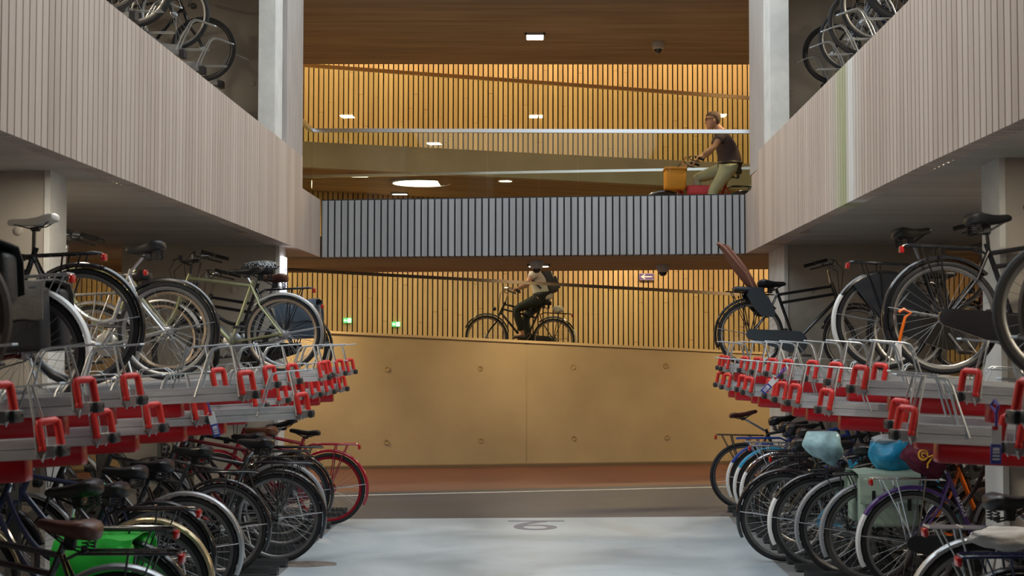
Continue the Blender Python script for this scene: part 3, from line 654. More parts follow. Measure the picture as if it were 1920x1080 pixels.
# ------------------------------------------------------------------ trays   (+x = towards the aisle, origin under the tray's end)
def tray_channel(b):
    L = -1.95
    prof = [(-.052,0),(.052,0),(.052,.036),(.046,.04),(.052,.044),(.052,.08),(.044,.08),(.044,.008),(-.044,.008),(-.044,.08),(-.052,.08),(-.052,.044),(-.046,.04),(-.052,.036)]
    b.sweep([(-.06,0,0),(L,0,0)], [(q[0], q[1]) for q in prof], up=(0,0,1))
def tray_hoop(b):
    for s in (-1,1):
        b.tube([(-.06,s*.058,.03),(-.075,s*.062,-.008),(-.095,s*.062,.02),(-.105,s*.05,.14),(-.135,s*.02,.29)], .0055, 6)
        b.tube([(-.015,s*.014,.292),(-.2,s*.02,.286),(-.235,s*.024,.278),(-.255,s*.028,.25),(-.33,s*.054,.03)], .0055, 6)
    b.tube([(-.015,-.014,.292),(0,0,.292),(-.015,.014,.292)], .0055, 6)
def tray_hoop_in(b):
    for dx in (-.95,):
        for s in (-1,1): b.tube([(dx,s*.04,.05),(dx+.03,s*.04,.15),(dx+.05,s*.04,.17),(dx+.2,s*.04,.17),(dx+.23,s*.04,.15),(dx+.26,s*.04,.05)], .004, 5)
def tray_handle(b):
    b.tube([(-.075,-.05,.035),(-.09,-.05,.128),(-.088,-.046,.140),(-.082,-.040,.144),(-.056,.040,.146),(-.049,.046,.140),(-.047,.046,.128),(-.036,.046,.045)], .0158, 10)
    b.lathe([(.019,0),(.021,.006),(.0162,.02)], 10, (-.075,-.05,.03), 'z')
def tray_cap(b):
    b.rbox(-.024,.0,-.046,.046,.004,.05,.006,2)
    for y in (-.03,.03): b.lathe([(.007,0),(.007,.003)], 8, (.0,y,.03), 'x')
def tray_bracket(b): b.box(-.10,-.03,-.058,-.05,.005,.05); b.box(-.10,-.03,.05,.058,.005,.05); b.box(-.07,-.03,-.056,.056,.01,.05)
def tray(label, x, y, z, side, group):
    o = thing('bike_tray', label, 'bike tray', (x, y, z), (0,0,0 if side < 0 else PI), group)
    mir = -1 if side > 0 else 1
    part('tch', 'channel', M['alu'], o, tray_channel, False); part('thp', 'wheel_guide', M['wire'], o, tray_hoop); part('thi', 'wheel_guide', M['wire'], o, tray_hoop_in)
    hd = part(('thd', mir), 'handle', M['handle'], o, lambda b: (tray_handle(b), [b.v.__setitem__(i, (v[0], v[1]*mir, v[2])) for i, v in enumerate(b.v)])); hd['label'] = 'red grip handle'
    c = part('tcp', 'end_cap', M['cap'], o, tray_cap); part('tbk', 'bracket', M['bracket'], o, tray_bracket, False)
    return o
def gtray(label, x, y, z, side, group, bars=True):
    o = thing('bike_tray', label, 'bike tray', (x, y, z), (0,0,0 if side < 0 else PI), group)
    def ch(b):
        b.sweep([(-.05,0,0),(-1.9,0,0)], [(-.06,0),(.06,0),(.06,.045),(.05,.05),(.05,.1),(.042,.1),(.042,.02),(-.042,.02),(-.042,.1),(-.05,.1),(-.05,.05),(-.06,.045)], up=(0,0,1))
    part('gch', 'channel', mat('grey_tray', (.3,.31,.33), .42, .75), o, ch, False)
    part('gcp', 'end_cap', M['cap'], o, lambda b: b.box(-.05,.0,-.06,.06,-.02,.05))
    def hp(b):
        for s in (-1,1): b.tube([(-.08,s*.05,.04),(-.03,s*.048,.17),(.05,s*.03,.32),(.09,s*.024,.345),(.14,s*.02,.335),(.27,s*.016,.285)], .0075, 6)
        b.tube([(.27,-.016,.285),(.285,0,.28),(.27,.016,.285)], .0075, 6)
        for s in (-1,1) if bars else (): b.tube([(-.02,s*.03,.06),(.22,s*.03,.06)], .005, 5)
    part(('ghp', bars), 'wheel_guide', M['wire'], o, hp)
    part(('gpost', round(z,2)), 'support_post', M['darksteel'], o, lambda b: b.box(-1.2,-1.12,-.03,.03,3.195-z,.0), False)
    return o
# ================================================================== RACKS AND TRAYS
TILT = -.05
ORD = ['nearest','second','third','fourth','fifth','sixth','seventh','eighth','ninth','tenth','eleventh','twelfth']
def rack_row(side, nm, hi, lo, rail_hi, rail_lo, ground):
    zh, zl = (1.427, 1.274) if side < 0 else (1.452, 1.295)
    o = thing('bike_rack', f'red two-tier bike rack standing along the {nm} side of the aisle', 'bike rack', (side*2.9, 9.5, 0))
    ox, oy = side*2.9, 9.5
    def rail(b): 
        b.rbox(-1.75, 0, -.045, .045, -.095, -.004, .01, 2)
    for lst, z in ((rail_hi, zh), (rail_lo, zl)):
        for (y, X) in lst:
            r = part('rail', 'support_rail', M['rail'], o, rail); r.location = (side*X-ox, y-oy, z); r.rotation_euler = (0, TILT, 0 if side < 0 else PI)
    ys = [y for y, _ in rail_lo]
    for y in (min(ys)-.2, 8.9 if side < 0 else 8.2, 10.7, 12.4, min(max(ys)+.3, 14.6)):
        part('rpost', 'post', M['darksteel'], o, lambda b: b.box(-.04, .04, -.03, .03, 0, 1.2), False).location = (side*3.35-ox, y-oy, 0)
    for X in (2.95, 3.3):
        part(None, 'cross_beam', M['darksteel'], o, lambda b: b.box(side*X-ox-.035, side*X-ox+.035, min(ys)-.3-oy, max(ys)+.3-oy, 1.12, 1.19), False)
    def gch(b):
        b.sweep([(0,0,0),(-1.7,0,0)], [(-.045,0),(.045,0),(.045,.05),(.035,.05),(.03,.012),(-.03,.012),(-.035,.05),(-.045,.05)], up=(0,0,1))
    for (y, X) in ground:
        r = part('gchan', 'floor_channel', M['darksteel'], o, gch, False); r.location = (side*X-ox, y-oy, .003); r.rotation_euler = (0,0,0 if side < 0 else PI)
    for tier, lst, z in (('upper', hi, zh), ('lower', lo, zl)):
        lst = sorted(lst)
        for i, (y, X) in enumerate(lst):
            extra = ' pulled-out' if X < 1.5 else ''
            where = 'nearest' if i == 0 else ('farthest' if i == len(lst)-1 else ORD[i]+' from the camera')
            t = tray(f'{where}{extra} red-handled tray, {tier} row of {nm} rack', side*X, y, z, side, f'{tier} trays of the {nm} rack')
            t.rotation_euler = (0, TILT, 0 if side < 0 else PI)
LH = [(5.12,1.91),(5.87,1.845),(6.62,1.87),(7.37,1.48),(8.12,1.80),(9.15,1.70),(10.05,1.71),(11.2,1.67),(11.95,1.755),(12.7,1.75),(13.4,1.75)]
LL = [(5.49,1.86),(6.24,1.886),(6.99,1.866),(7.74,1.816),(8.38,1.355),(9.42,1.83),(10.4,1.855),(11.1,1.85),(11.6,1.80),(12.3,1.79),(13.05,1.78)]
RH = [(4.6,1.555),(6.44,1.93),(7.5,1.665),(8.35,1.98),(8.85,1.82),(9.8,1.86),(10.55,1.82),(11.3,1.83),(12.05,1.83),(12.8,1.83),(13.55,1.757),(14.2,1.81)]
RL = [(5.38,1.76),(6.13,1.55),(6.9,1.72),(8.46,1.68),(9.46,1.676),(10.0,1.68),(10.7,1.72),(11.5,1.67),(12.2,1.72),(12.9,1.68),(13.6,1.71)]
fixr = lambda l, d: [(y, max(X, d-.06) + .15) for y, X in l]
def row(n, y0, p, X): return [(y0+p*i, X) for i in range(n)]
rack_row(-1, 'left', LH, LL, fixr(LH,1.8), fixr(LL,1.8), row(7,5.9,.375,2.0)+row(15,8.95,.375,1.95))
rack_row(1, 'right', RH, RL, fixr(RH,1.8), fixr(RL,1.66), row(5,6.1,.375,2.0)+row(17,8.35,.375,1.95))

# ================================================================== BICYCLES IN THE RACKS
def at(px, d): return (px-CX)*d/F
def LB(px, d, z, label, **k):
    p = k.pop('tilt', .05 if z > 1 else 0.)
    return bike(label, (at(px,d), d, z), -1, pitch=p, **k)
def RB(px, d, z, label, **k):
    p = k.pop('tilt', .05 if z > 1 else 0.)
    return bike(label, (at(px,d), d, z), 1, pitch=p, **k)

# --- left, on the floor, near to far
LB(228, 6.28, 0, 'black double-bar bicycle with brown leather saddle and silver mudguard at the near left', frame_c='black', style='dutch', R=.35, guards='silver', sad='wide', sadc='sad_brown', sadz=.91, saddle_tilt=-.1, rackc='black', light='redlens', bar='swept', sadx=.215)
g6 = LB(232, 7.15, 0, 'black bicycle with a shiny black saddle carrying bright green bags', frame_c='black', style='step', guards='black', rackc='black', sadz=.99, sadx=.24, saddle_tilt=.16)
panniers(g6, 'bright green tarpaulin double bag hung over a rack behind the brown leather saddle', 'green', drop=.30, x0=-.10, x1=.26, dz=-.06)
LB(285, 8.02, 0, 'dark bicycle with pale gold mudguard and black rack behind the green bags', frame_c='navy', style='step', guards='gold', rackc='black', sadz=.90, case=False, sadx=.26)
g4 = LB(352, 9.25, 0, 'bicycle with bright silver rear mudguard in the left ground row', frame_c='black', style='step', R=.355, guards='silver', rackc=None, light=None, sadz=.93, sadx=.22, case=False)
LB(417, 10.35, 0, 'bicycle with black mudguard and thin brake wire beside the silver mudguard', frame_c='black', style='dutch', guards='black', rackc='black', racks='tube', sadz=.94, sadx=.2, light=None)
LB(300, 8.9, 0, 'dark blue bicycle with a saddle peeping out between the green bags and the silver mudguard', frame_c='navy', style='diamond', guards='black', rackc=None, light=None, sadz=.92, case=False)
LB(524, 11.0, 0, 'large black bicycle with wide black saddle and black rack at the aisle edge', frame_c='black', style='dutch', R=.35, guards='black', rackc='black', sadz=.96, sadx=.17, case=False, light=None)
LB(530, 11.75, 0, 'black bicycle with silver rim half hidden behind the large black one', light=None, frame_c='black', style='step', guards='greyguard', rackc='black', racks='wire', sadz=.95, sadx=.27, case=False)
LB(523, 12.3, 0, 'dark red bicycle with a glossy tan saddle under the trays', light=None, frame_c='darkred', style='diamond', guards='black', rackc='matte', sadz=.97, sadc='sad_tan', sadx=.14)
LB(551, 12.8, 0, 'black bicycle with a slim sports saddle beside the red bicycle', light=None, frame_c='black', style='diamond', guards='black', rackc='black', sad='sport', sadz=1.0, sadx=.10, case=False, saddle_tilt=.2, skirts=None)
LB(620, 13.3, 0, 'bright red bicycle with red rim and rack, far end of the left row', frame_c='red', style='dutch', R=.34, rim='rim_red', guards='red', rackc='red', racks='tube', sadz=.89, sad='sport', sadx=.23, casec='red', saddle_tilt=-.12, yaw=.0)
tl = attach(g4, 'saddle_cover', 'turquoise cloth bundled under a black saddle near the left wall end', 'cloth'); tl.location = (at(182,8.1), 8.1, 0)
part(None, 'cloth', M['teal'], tl, lambda b: b.blob((0,0,wz(918,8.1)), (.075,.07,.05), 3, .3, 2.5, 4.))

# --- left, on the upper trays
ba = LB(-128, 5.75, 1.47, 'bicycle with a broad brown tyre at the left edge of the photo', frame_c='black', style='dutch', R=.355, t=.03, tyre='tyre_brown', guards=None, rackc=None, light=None, stand_=False, sadz=.9)
panniers(ba, 'dark grey bag with red edge at the left edge of the photo', 'bag_dark', drop=.23, x0=-.30, x1=.0, dz=-.15, side='bag_dark')
b1 = LB(50, 7.55, 1.325, 'bicycle with a white mudguard carrying grey canvas bags on the left rack', frame_c='darkred', style='step', R=.34, guards='white', rackc='steel', racks='wire', sadz=.92, light='redlens', case=False)
panniers(b1, 'pair of grey and black canvas bags with open flap on the left upper trays', 'bag_grey', drop=.36, x0=-.19, x1=.2, R=.34, dz=-.07, side='bag_dark')
LB(157, 8.14, 1.47, 'black bicycle with a white saddle and red light under its rack', frame_c='black', style='dutch', R=.348, guards='black', rackc='black', racks='tube', sad='sport', sadc='sad_white', sadz=1.0, sadx=.25, case=False, saddle_tilt=.03, rackdx=.13)
LB(178, 10.7, 1.35, 'bicycle with silver rack and amber reflector behind the white saddle', frame_c='navy', style='step', R=.335, guards='silver', rackc='silver', racks='tube', light='orangelens', sadz=.95, sadx=.37)
LB(317, 10.25, 1.455, 'silver and black bicycle with a black gel saddle held high on a locked seat post', frame_c='silver', style='step', R=.362, guards='black', rackc=None, light='redlens', sadz=1.0, sadx=.125, case=False, saddle_tilt=.15, lightdx=.42, lightdz=.02)
LB(320, 11.0, 1.49, 'dark bicycle half hidden behind the silver one on the left trays', frame_c='olive', style='diamond', R=.34, guards='black', rackc=None, light=None, sadz=.8, rim='rim_gold', case=False)
LB(533, 12.45, 1.475, 'pale olive racing bicycle with black saddle near the far end of the left trays', frame_c='olive', style='diamond', R=.338, t=.015, rim='rim_gold', guards='steel', rackc=None, light=None, sad='sport', sadz=.93, sadx=.30, bar='flat', barc='matte', case=False, stand_=False)
bp = LB(540, 13.1, 1.475, 'black step-through bicycle under a polka dot saddle cover', frame_c='black', style='step', R=.34, guards='black', rackc='black', sadz=.97, sadx=.22, case=False)
pc = attach(bp, 'saddle_cover', 'black saddle cover with white polka dots', 'saddle cover')
part(None, 'cover_sheet', M['polka'], pc, lambda b: b.blob((.22,0,.985), (.18,.125,.06), 4, .1, 2.2, 3.))
bh = LB(558, 13.75, 1.34, 'black bicycle with brown saddle at the far end of the left trays', frame_c='black', style='dutch', R=.34, guards='black', rackc='black', racks='wire', sad='wide', sadc='sad_brown', sadz=1.06, sadx=.18, rim='rim_dark')
panniers(bh, 'shiny blue-black double bag on the last bicycle of the left trays', 'bag_blue', drop=.36)

# --- right, on the floor, far to near
RB(1391, 14.55, 0, 'slim black bicycle with brown sports saddle at the far end of the right row', frame_c='black', style='diamond', R=.345, guards=None, rackc='black', racks='wire', sad='sport', sadc='sad_brown', sadz=1.0, sadx=-.0, case=False, saddle_tilt=-.2)
RB(1430, 14.0, 0, 'blue bicycle with blue rack and white mudguard tail', light=None, frame_c='blue', style='dutch', guards='blue', tail='white', rackc='blue', racks='tube', sadz=.98, saddle_tilt=-.2)
RB(1446, 13.45, 0, 'dark bicycle with white mudguard tail beside the blue bicycle', light=None, frame_c='navy', style='step', guards='sky', tail='white', rackc='chrome', racks='wire', sadz=.95, saddle_tilt=-.15)
RB(1461, 12.95, 0, 'bicycle with chrome mudguard, white tail and red lamp bracket in the right ground row', frame_c='black', style='dutch', guards='chrome', tail='white', rackc='chrome', racks='wire', sadz=.96, saddle_tilt=-.1)
RB(1485, 12.35, 0, 'dark bicycle with black mudguard behind the plastic covered saddle', light=None, frame_c='black', style='step', guards='black', rackc='black', sadz=.95, sadx=.17)
RB(1505, 11.75, 0, 'dark bicycle with blue-black mudguard next to the plastic covered saddle', frame_c='navy', style='step', guards='black', rackc='black', sadz=.93, light='redlens')
RB(1468, 11.05, 0, 'black bicycle sticking out farthest into the aisle on the right', frame_c='black', style='dutch', R=.35, guards='black', rackc=None, light=None, sadz=.95, sadx=.2, case=False)
r8 = RB(1530, 10.7, 0, 'bicycle with sky blue frame and white mudguard tail in the right ground row', frame_c='sky', style='step', R=.35, guards='black', tail='white', rackc=None, light=None, sadz=.97, case=False, sadx=.12)
t8, s8 = cover(r8, 'pale blue transparent plastic bag tied over a saddle', 'plastic', sadz=.97, r=(.15,.115,.15), amp=.22, seed=2.3, dz=-.03, cat='plastic bag', sx=.03, freq=1.6, taper=.8)
RB(1583, 10.38, 0, 'bicycle with a silver rim and grey mudguard beside the mint bag', frame_c='black', style='dutch', R=.35, guards='greyguard', rackc='black', sadz=.95, case=False, light=None)
r10 = RB(1632, 10.05, 0, 'bicycle with a dusty tyre under the mint green bag', frame_c='black', style='step', R=.35, tyre='tyre_grey', guards='greyguard', rackc='matte', sadz=.95, case=False, light=None)
panniers(r10, 'mint green double bag draped over a rack', 'mint', drop=.36, x0=-.13, x1=.28)
b10, sb = cover(r10, 'bright blue plastic bag with grey top pulled over a saddle', 'bluebag', sadz=.96, r=(.18,.135,.17), amp=.2, seed=5.1, dz=-.045, cat='plastic bag', sx=.14, freq=1.7, taper=.5)
part(None, 'grey_top', M['greytop'], b10, lambda b: b.blob((sb+.0,0,1.03), (.14,.115,.04), 3, .15, 3., 7.))['label'] = 'grey top of the bag'
r11 = RB(1706, 9.62, 0, 'purple bicycle with white mudguard tail and chrome rack', frame_c='purple', style='step', R=.355, guards='purple', tail='white', rackc='chrome', racks='wire', sadz=.95, light='redlens', casec='matte', skirts=None)
c11, s11 = cover(r11, 'maroon cloth saddle cover with yellow emblem', 'maroon', sadz=.95, r=(.15,.13,.14), amp=.18, seed=8.2, dz=-.02, sx=.08, taper=.7)
def emblem(b):
    c = Vector((s11-.035, -.136, .965))
    b.tube([(c.x+.03*math.cos(a), c.y-.004+.012*abs(math.cos(a)), c.z+.034*math.sin(a)) for a in [2*PI*k/20 for k in range(20)]], .007, 6, True)
    b.tube([(c.x+.012*math.cos(a), c.y-.006, c.z+.015*math.sin(a)) for a in [.4+4.6*k/12 for k in range(13)]], .005, 6)
    b.tube([(c.x+.03,c.y-.004,c.z-.015),(c.x+.075,c.y-.0,c.z+.0),(c.x+.05,c.y-.004,c.z-.03),(c.x+.03,c.y+.002,c.z-.06),(c.x+.03,c.y+.008,c.z-.09)], .006, 6)
part(None, 'emblem', M['yellow'], c11, emblem)
def text(name, body, size, m, parent, loc, rot, ext=.001):
    cu = bpy.data.curves.new(name, 'FONT'); cu.body = body; cu.size = size; cu.extrude = ext; cu.align_x = 'CENTER'; cu.align_y = 'CENTER'
    o = bpy.data.objects.new(name, cu); COL.objects.link(o)
    dg = bpy.context.evaluated_depsgraph_get(); me = bpy.data.meshes.new_from_object(o.evaluated_get(dg)); bpy.data.objects.remove(o)
    me.materials.clear(); me.materials.append(None); me.name = name
    o = put(name, me, m, parent); o.location = loc; o.rotation_euler = rot; return o
text('lettering', 'BATAVUS', .034, M['white'], r11, (.335,-.0185,.60), (PI/2, 1.19, 0))
RB(1728, 10.28, 0, 'bicycle with a bright orange tube behind the maroon saddle cover', frame_c='orange', style='step', R=.34, guards='black', rackc='matte', sadz=.9, case=False, light=None)
r12 = RB(1832, 7.15, 0, 'bicycle with broad silver mudguard and silver rack at the near right', frame_c='black', style='step', R=.35, guards='silver', rackc='silver', racks='wire', sadz=.93, sadx=.16, case=False, light='redlens')
r13 = RB(1905, 6.45, 0, 'bicycle with a black wire rack at the lower right corner', frame_c='navy', style='step', R=.33, guards='black', rackc='navy', racks='tube', sadz=.93, sadx=.3, case=False)
cu = attach(r12, 'seat_cushion', 'grey and white cloth cushion lying on the rack at the near right', 'cushion'); cu.location = (at(1868,6.82), 6.80, 0)
part(None, 'cushion_cover', M['cushion'], cu, lambda b: b.blob((.04,0,.775), (.19,.09,.055), 4, .22, 2.4, 3.3))

# --- right, on the upper trays
u1 = RB(1404, 14.35, 1.475, 'black double-bar bicycle with a child seat at the far end of the right trays', frame_c='black', style='dutch', R=.345, rim='rim', guards='black', rackc='black', racks='wire', sadz=.895, sadx=.185, casec='slate', light=None, bar='swept')
cs = attach(u1, 'child_seat', 'brown padded child seat with dark shell mounted behind a saddle', 'child seat')
def csback(b):
    rings = []
    for i in range(13):
        t = i/12; x = -.05-.33*t-.03*math.sin(t*PI); z = .80+.45*t; w = .105+.05*math.sin(min(1,t*1.5)*PI*.8)-.05*max(0,t-.7)/.3; dep = .05+.05*math.sin(t*PI)
        rings.append([(x+.05+dep*(abs(k)/3)**2*1.0, w*k/3, z) for k in range(-3,4)] + [(x+.012+dep*(abs(k)/3)**2*1.0, w*k/3*1.04, z+.01) for k in range(3,-4,-1)])
    b.loft(rings)
o = part(None, 'backrest', M['seatpad'], cs, csback); o['label'] = 'brown quilted backrest'
def csrim(b):
    for s in (-1,1):
        b.tube([(-.02,s*.13,.66),(-.01,s*.145,.82),(-.09,s*.15,.96),(-.2,s*.14,1.08),(-.32,s*.11,1.22),(-.37,s*.06,1.265),(-.375,0,1.27)], .015, 7)
part(None, 'frame_rim', M['seatpad'], cs, csrim)
def csbase(b):
    b.rbox(-.2,.1,-.13,.13,.785,.83,.02,2)
    for s in (-1,1):
        b.prism([(-.04,.83),(.06,.82),(.15,.72),(.22,.58),(.2,.53),(.08,.54),(.0,.62),(-.08,.74)], s*.15-.02, s*.15+.02)
part(None, 'seat_base', M['seatshell'], cs, csbase)
RB(1652, 10.25, 1.53, 'black bicycle with white mudguard tail and square red reflector on the right trays', frame_c='black', style='step', R=.35, guards='black', tail='white', rackc='black', racks='tube', sadz=1.04, sadx=.17, skirts='skirt', saddle_tilt=-.12)
RB(1765, 8.65, 1.53, 'tall black bicycle with broad black saddle and red light on the right trays', frame_c='black', style='dutch', R=.355, guards='black', rackc='black', racks='tube', sadz=1.0, sadx=.24, saddle_tilt=-.05)
RB(1992, 6.35, 1.53, 'bicycle with a dusty grey tyre at the right edge of the photo', frame_c='silver', style='step', R=.34, t=.022, tyre='tyre_grey', guards=None, rackc=None, light=None, case=False, sadz=.9)
RB(2065, 5.35, 1.5, 'bicycle with a brown tyre cut off by the right edge of the photo', frame_c='black', style='dutch', R=.34, t=.028, tyre='tyre_brown', guards=None, rackc=None, light=None, stand_=False, sadz=.9)
RB(1700, 11.9, 1.5, 'dark bicycle with light blue lock behind the white mudguard tail', frame_c='black', style='step', R=.335, guards='black', rackc='black', sadz=.85, bar='swept')
lk = thing('bike_lock', 'orange plastic lock strap hanging on a wheel of the right trays', 'lock', (at(1692,8.6), 8.57, wz(610,8.6)))
part(None, 'strap', M['orange'], lk, lambda b: (b.tube([(-.03,0,.08),(.0,0,.10),(.045,0,.075),(.01,0,.05),(-.015,0,-.04),(-.03,0,-.11)], .010, 7)))
part(None, 'buckle', M['tagwhite'], lk, lambda b: b.rbox(-.055,-.015,-.006,.006,-.22,-.11,.004,1))

# --- rear rows of the back-to-back racks, deep in shade
def back_row(side, nm, ys, z, X):
    for i, y in enumerate(ys):
        c = ['black','navy','black','darkred','black','silver'][i % 6]
        bike(f'dark bicycle in the shaded rear row behind the {nm} rack, parked the other way round', (side*X+random.uniform(-.12,.12), y, z), -side, frame_c=c, style=['dutch','step','diamond'][i % 3], guards=['black','black','silver'][i % 3], rackc='black' if i % 2 else None,
             light=None, sadz=.95, case=bool(i % 2), group=f'rear row behind the {nm} rack', pitch=.05 if z > 1 else 0)
back_row(-1, 'left', [9.3,10.1,10.9,11.7,12.5,13.3,14.1], 0, 5.5)
back_row(1, 'right', [8.8,9.6,10.4,11.2,12.0,12.8,13.6], 0, 5.35)
back_row(-1, 'left', [9.7,11.3,12.9], 1.47, 5.6)
back_row(1, 'right', [9.2,10.8,12.4,13.8], 1.5, 5.45)

# --- galleries
GL = [(14.7,415,155),(13.9,380,128),(13.1,343,97),(12.35,275,65),(11.6,250,25),(10.85,190,-10),(10.1,140,-40)]
for i, (d, px, py) in enumerate(GL[:5]):
    gtray(f'grey tray end with wire guide, {["lowest","second lowest","third lowest","fourth lowest","highest"][i]} in view above the left parapet', at(px,d), d, wz(py,d)-.02, -1, 'trays above the left parapet', i > 0)
GR = [(14.9,1552,158),(14.2,1583,132),(13.5,1607,104),(12.85,1640,75),(12.1,1678,37)]
for i, (d, px, py) in enumerate(GR):
    gtray(f'grey tray end with wire guide, {["lowest","second lowest","third lowest","fourth lowest","highest"][i]} in view above the right parapet', at(px-8,d), d, wz(py,d)-.03, 1, 'trays above the right parapet', i > 0)
def gbike(side, hubpx, d, zb, label, **k):
    # parked front wheel first: the front hub is the one that shows
    X = at(hubpx, d); L = 1.09
    return bike(label, (X+side*L, d, zb), -side, **k)
gbike(-1, 376, 14.5, wz(150,14.5)+.0, 'black bicycle nearest the pale column above the left parapet', guards=None, rackc=None, light=None, case=False, frame_c='black', style='diamond', rim='rim_dark', bar='flat')
gbike(-1, 320, 13.2, wz(90,13.2), 'bicycle with silver rim above the left parapet', guards=None, rackc=None, light=None, case=False, frame_c='black', style='dutch')
gbike(-1, 243, 12.3, wz(48,12.3), 'bicycle with a fat black tyre above the left parapet', guards=None, rackc=None, light=None, case=False, frame_c='black', style='diamond', t=.028, R=.36)
gbike(-1, 190, 11.5, wz(20,11.5), 'bicycle with grey tyre highest in view above the left parapet', guards=None, rackc=None, light=None, case=False, frame_c='silver', style='step', tyre='tyre_grey')
for i, (hx, d, yb, R, lab, rm) in enumerate([(1566,14.9,155,.33,'bicycle with thin black tyre, lowest in view above the right parapet','rim_dark'),(1600,14.2,131,.335,'bicycle with shiny rim, second lowest above the right parapet','rim'),
        (1623,13.5,103,.345,'bicycle with black rim in the middle above the right parapet','rim_dark'),(1650,12.9,74,.35,'bicycle with bright spokes and hub lamp above the right parapet','rim'),(1700,12.1,38,.36,'bicycle with broad tyre highest in view above the right parapet','rim_dark')]):
    gbike(1, hx, d, wz(yb,d), lab, guards=None, rackc=None, light=None, case=False, frame_c=['black','navy','black','silver','black'][i], style=['diamond','step','dutch','diamond','step'][i], R=R, t=.018 if i < 4 else .028, rim=rm)

# ================================================================== TAGS, SIGNS, CAMERAS, LAMPS
def htag(label, x, y, z, sc=1., rz=0., ry=0.):
    t = thing('luggage_tag', label, 'tag', (x,y,z), (0,ry,rz)); t.scale = (sc,)*3
    part('tgs', 'strap', M['tagstrap'], t, lambda b: b.tube([(0,-.02,.0),(.006,-.024,.025),(0,0,.045),(-.006,.024,.025),(0,-.02,-.0),(0,-.022,-.05)], .006, 6))
    part('tgw', 'white_half', M['tagwhite'], t, lambda b: b.rbox(-.019,.019,-.024,-.021,-.115,-.045,.002,1))
    part('tgb', 'blue_half', M['tagblue'], t, lambda b: b.rbox(-.02,.02,-.025,-.0205,-.185,-.112,.002,1))
    part('tgl', 'print', M['tagwhite'], t, lambda b: [b.box(-.013,.013,-.0265,-.0245,z0,z0+.006) for z0 in (-.17,-.158,-.146)]+[b.box(-.012,.012,-.0265,-.0245,-.137,-.125)])
    part('tgr', 'red_patch', M['handle'], t, lambda b: b.box(-.015,.005,-.0265,-.0235,-.062,-.05))
    return t
htag('blue and white tag hanging from a red handle of the left lower trays', at(393,7.68), 7.66, wz(757,7.68), 1., .3, -.28)
htag('blue and white tag lying over a red handle at the far right trays', at(1462,9.9), 9.86, wz(698,9.9), 1.05, -.1, .75)
htag('blue and white tag hanging from the near red handle of the right lower trays', at(1856,5.34), 5.30, wz(772,5.34), 1.05, .0, .03)

def slatsign(name, label, px, py, w, h, m, d=24.86): 
    return thing(name, label, 'sign', (at(px,d), d-.03, wz(py,d)))
s = slatsign('direction_sign', 'purple sign with white left arrow on the slatted wall', 1212, 519, 0, 0, None)
part(None, 'sign_board', M['signblue'], s, lambda b: b.rbox(-.13,.13,-.012,.02,-.062,.062,.006,1))
part(None, 'sign_border', M['signwhite'], s, lambda b: b.sweep([(-.126,-.0125,-.058),(.126,-.0125,-.058),(.126,-.0125,.058),(-.126,-.0125,.058)], [(-.003,-.002),(.003,-.002),(.003,.002),(-.003,.002)], closed=True), False)
part(None, 'arrow', M['signwhite'], s, lambda b: b.prism([(-.105,0),(-.03,.048),(-.02,.034),(-.055,.010),(.10,.010),(.10,-.010),(-.055,-.010),(-.02,-.034),(-.03,-.048)], -.017, -.012), False)
for px, py, lab in ((652,601,'small green exit sign with white figure, left of two on the slats'),(743,608,'small green exit sign with white figure, right of two on the slats')):
    s = slatsign('exit_sign', lab, px, py, 0, 0, None); s['group'] = 'green exit signs'
    part('exb', 'sign_board', M['signgreen'], s, lambda b: b.rbox(-.075,.075,-.012,.02,-.045,.045,.006,1))
    def pic(b):
        b.prism([(-.066,0),(-.04,.03),(-.04,.011),(-.012,.011),(-.012,-.011),(-.04,-.011),(-.04,-.03)], -.016, -.012)
        b.prism([(.004,-.036),(.066,-.036),(.066,.036),(.004,.036)], -.015, -.012)
    part('exp', 'pictogram', M['exitwhite'], s, pic, False)
    def man(b):
        b.lathe([(0,-.018),(.006,-.018),(.006,-.014),(0,-.014)], 10, (.04,0,.022)); b.tube([(.05,-.017,-.028),(.036,-.017,-.012),(.034,-.017,.012)], .004, 5); b.tube([(.034,-.017,-.012),(.02,-.017,-.025)], .004, 5); b.tube([(.05,-.017,.005),(.035,-.017,.01),(.02,-.017,-.002)], .0035, 5)
    part('exm', 'figure', M['signgreen'], s, man)
n6 = tag(text('floor_number', '6', 1., M['paintblue'], None, (at(1003,13.2), 13.2, .0005), (0,0,0), .0008), 'blue-grey number six painted on the pale floor with a bar above it', 'floor marking')
bpy.context.view_layer.update(); dm = n6.dimensions; n6.scale = (.41/dm.x, .66/dm.y, 1)
tag(part(None, 'floor_bar', M['paintblue'], None, lambda b: b.box(at(953,13.55), at(1058,13.55), 13.53, 13.60, 0., .0014), False), 'thin blue-grey bar painted above the floor number', 'floor marking')
def dome(label, px, z, d):
    t = thing('dome_camera', label, 'camera', (at(px,d), d, z))
    part('dmh', 'housing', M['dome'], t, lambda b: b.lathe([(.0,.0),(.085,.0),(.09,-.03),(.075,-.09),(.06,-.1),(0,-.1)], 24, axis='z'))
    part('dmd', 'lens_dome', M['domelens'], t, lambda b: b.lathe([(.058,-.098),(.052,-.125),(.034,-.148),(.0,-.157)], 20, axis='z'))
dome('dome camera on the brown ceiling above the bridge', 1236, 5.8, 18.6)
dome('dome camera in front of the lamp under the bridge', 1006, Z1, 17.7)
dome('dome camera under the bridge above the purple arrow sign', 1243, Z1, 18.5)
ceiling_lamp('square lamp in the middle of the ceiling above the bridge', at(1003,18.2), 18.2, 5.8, 40, .26, .34)
ceiling_lamp('square lamp on the ceiling above the bridge, behind the right pier', 3.2, 18.3, 5.8, 40, .26, .34)
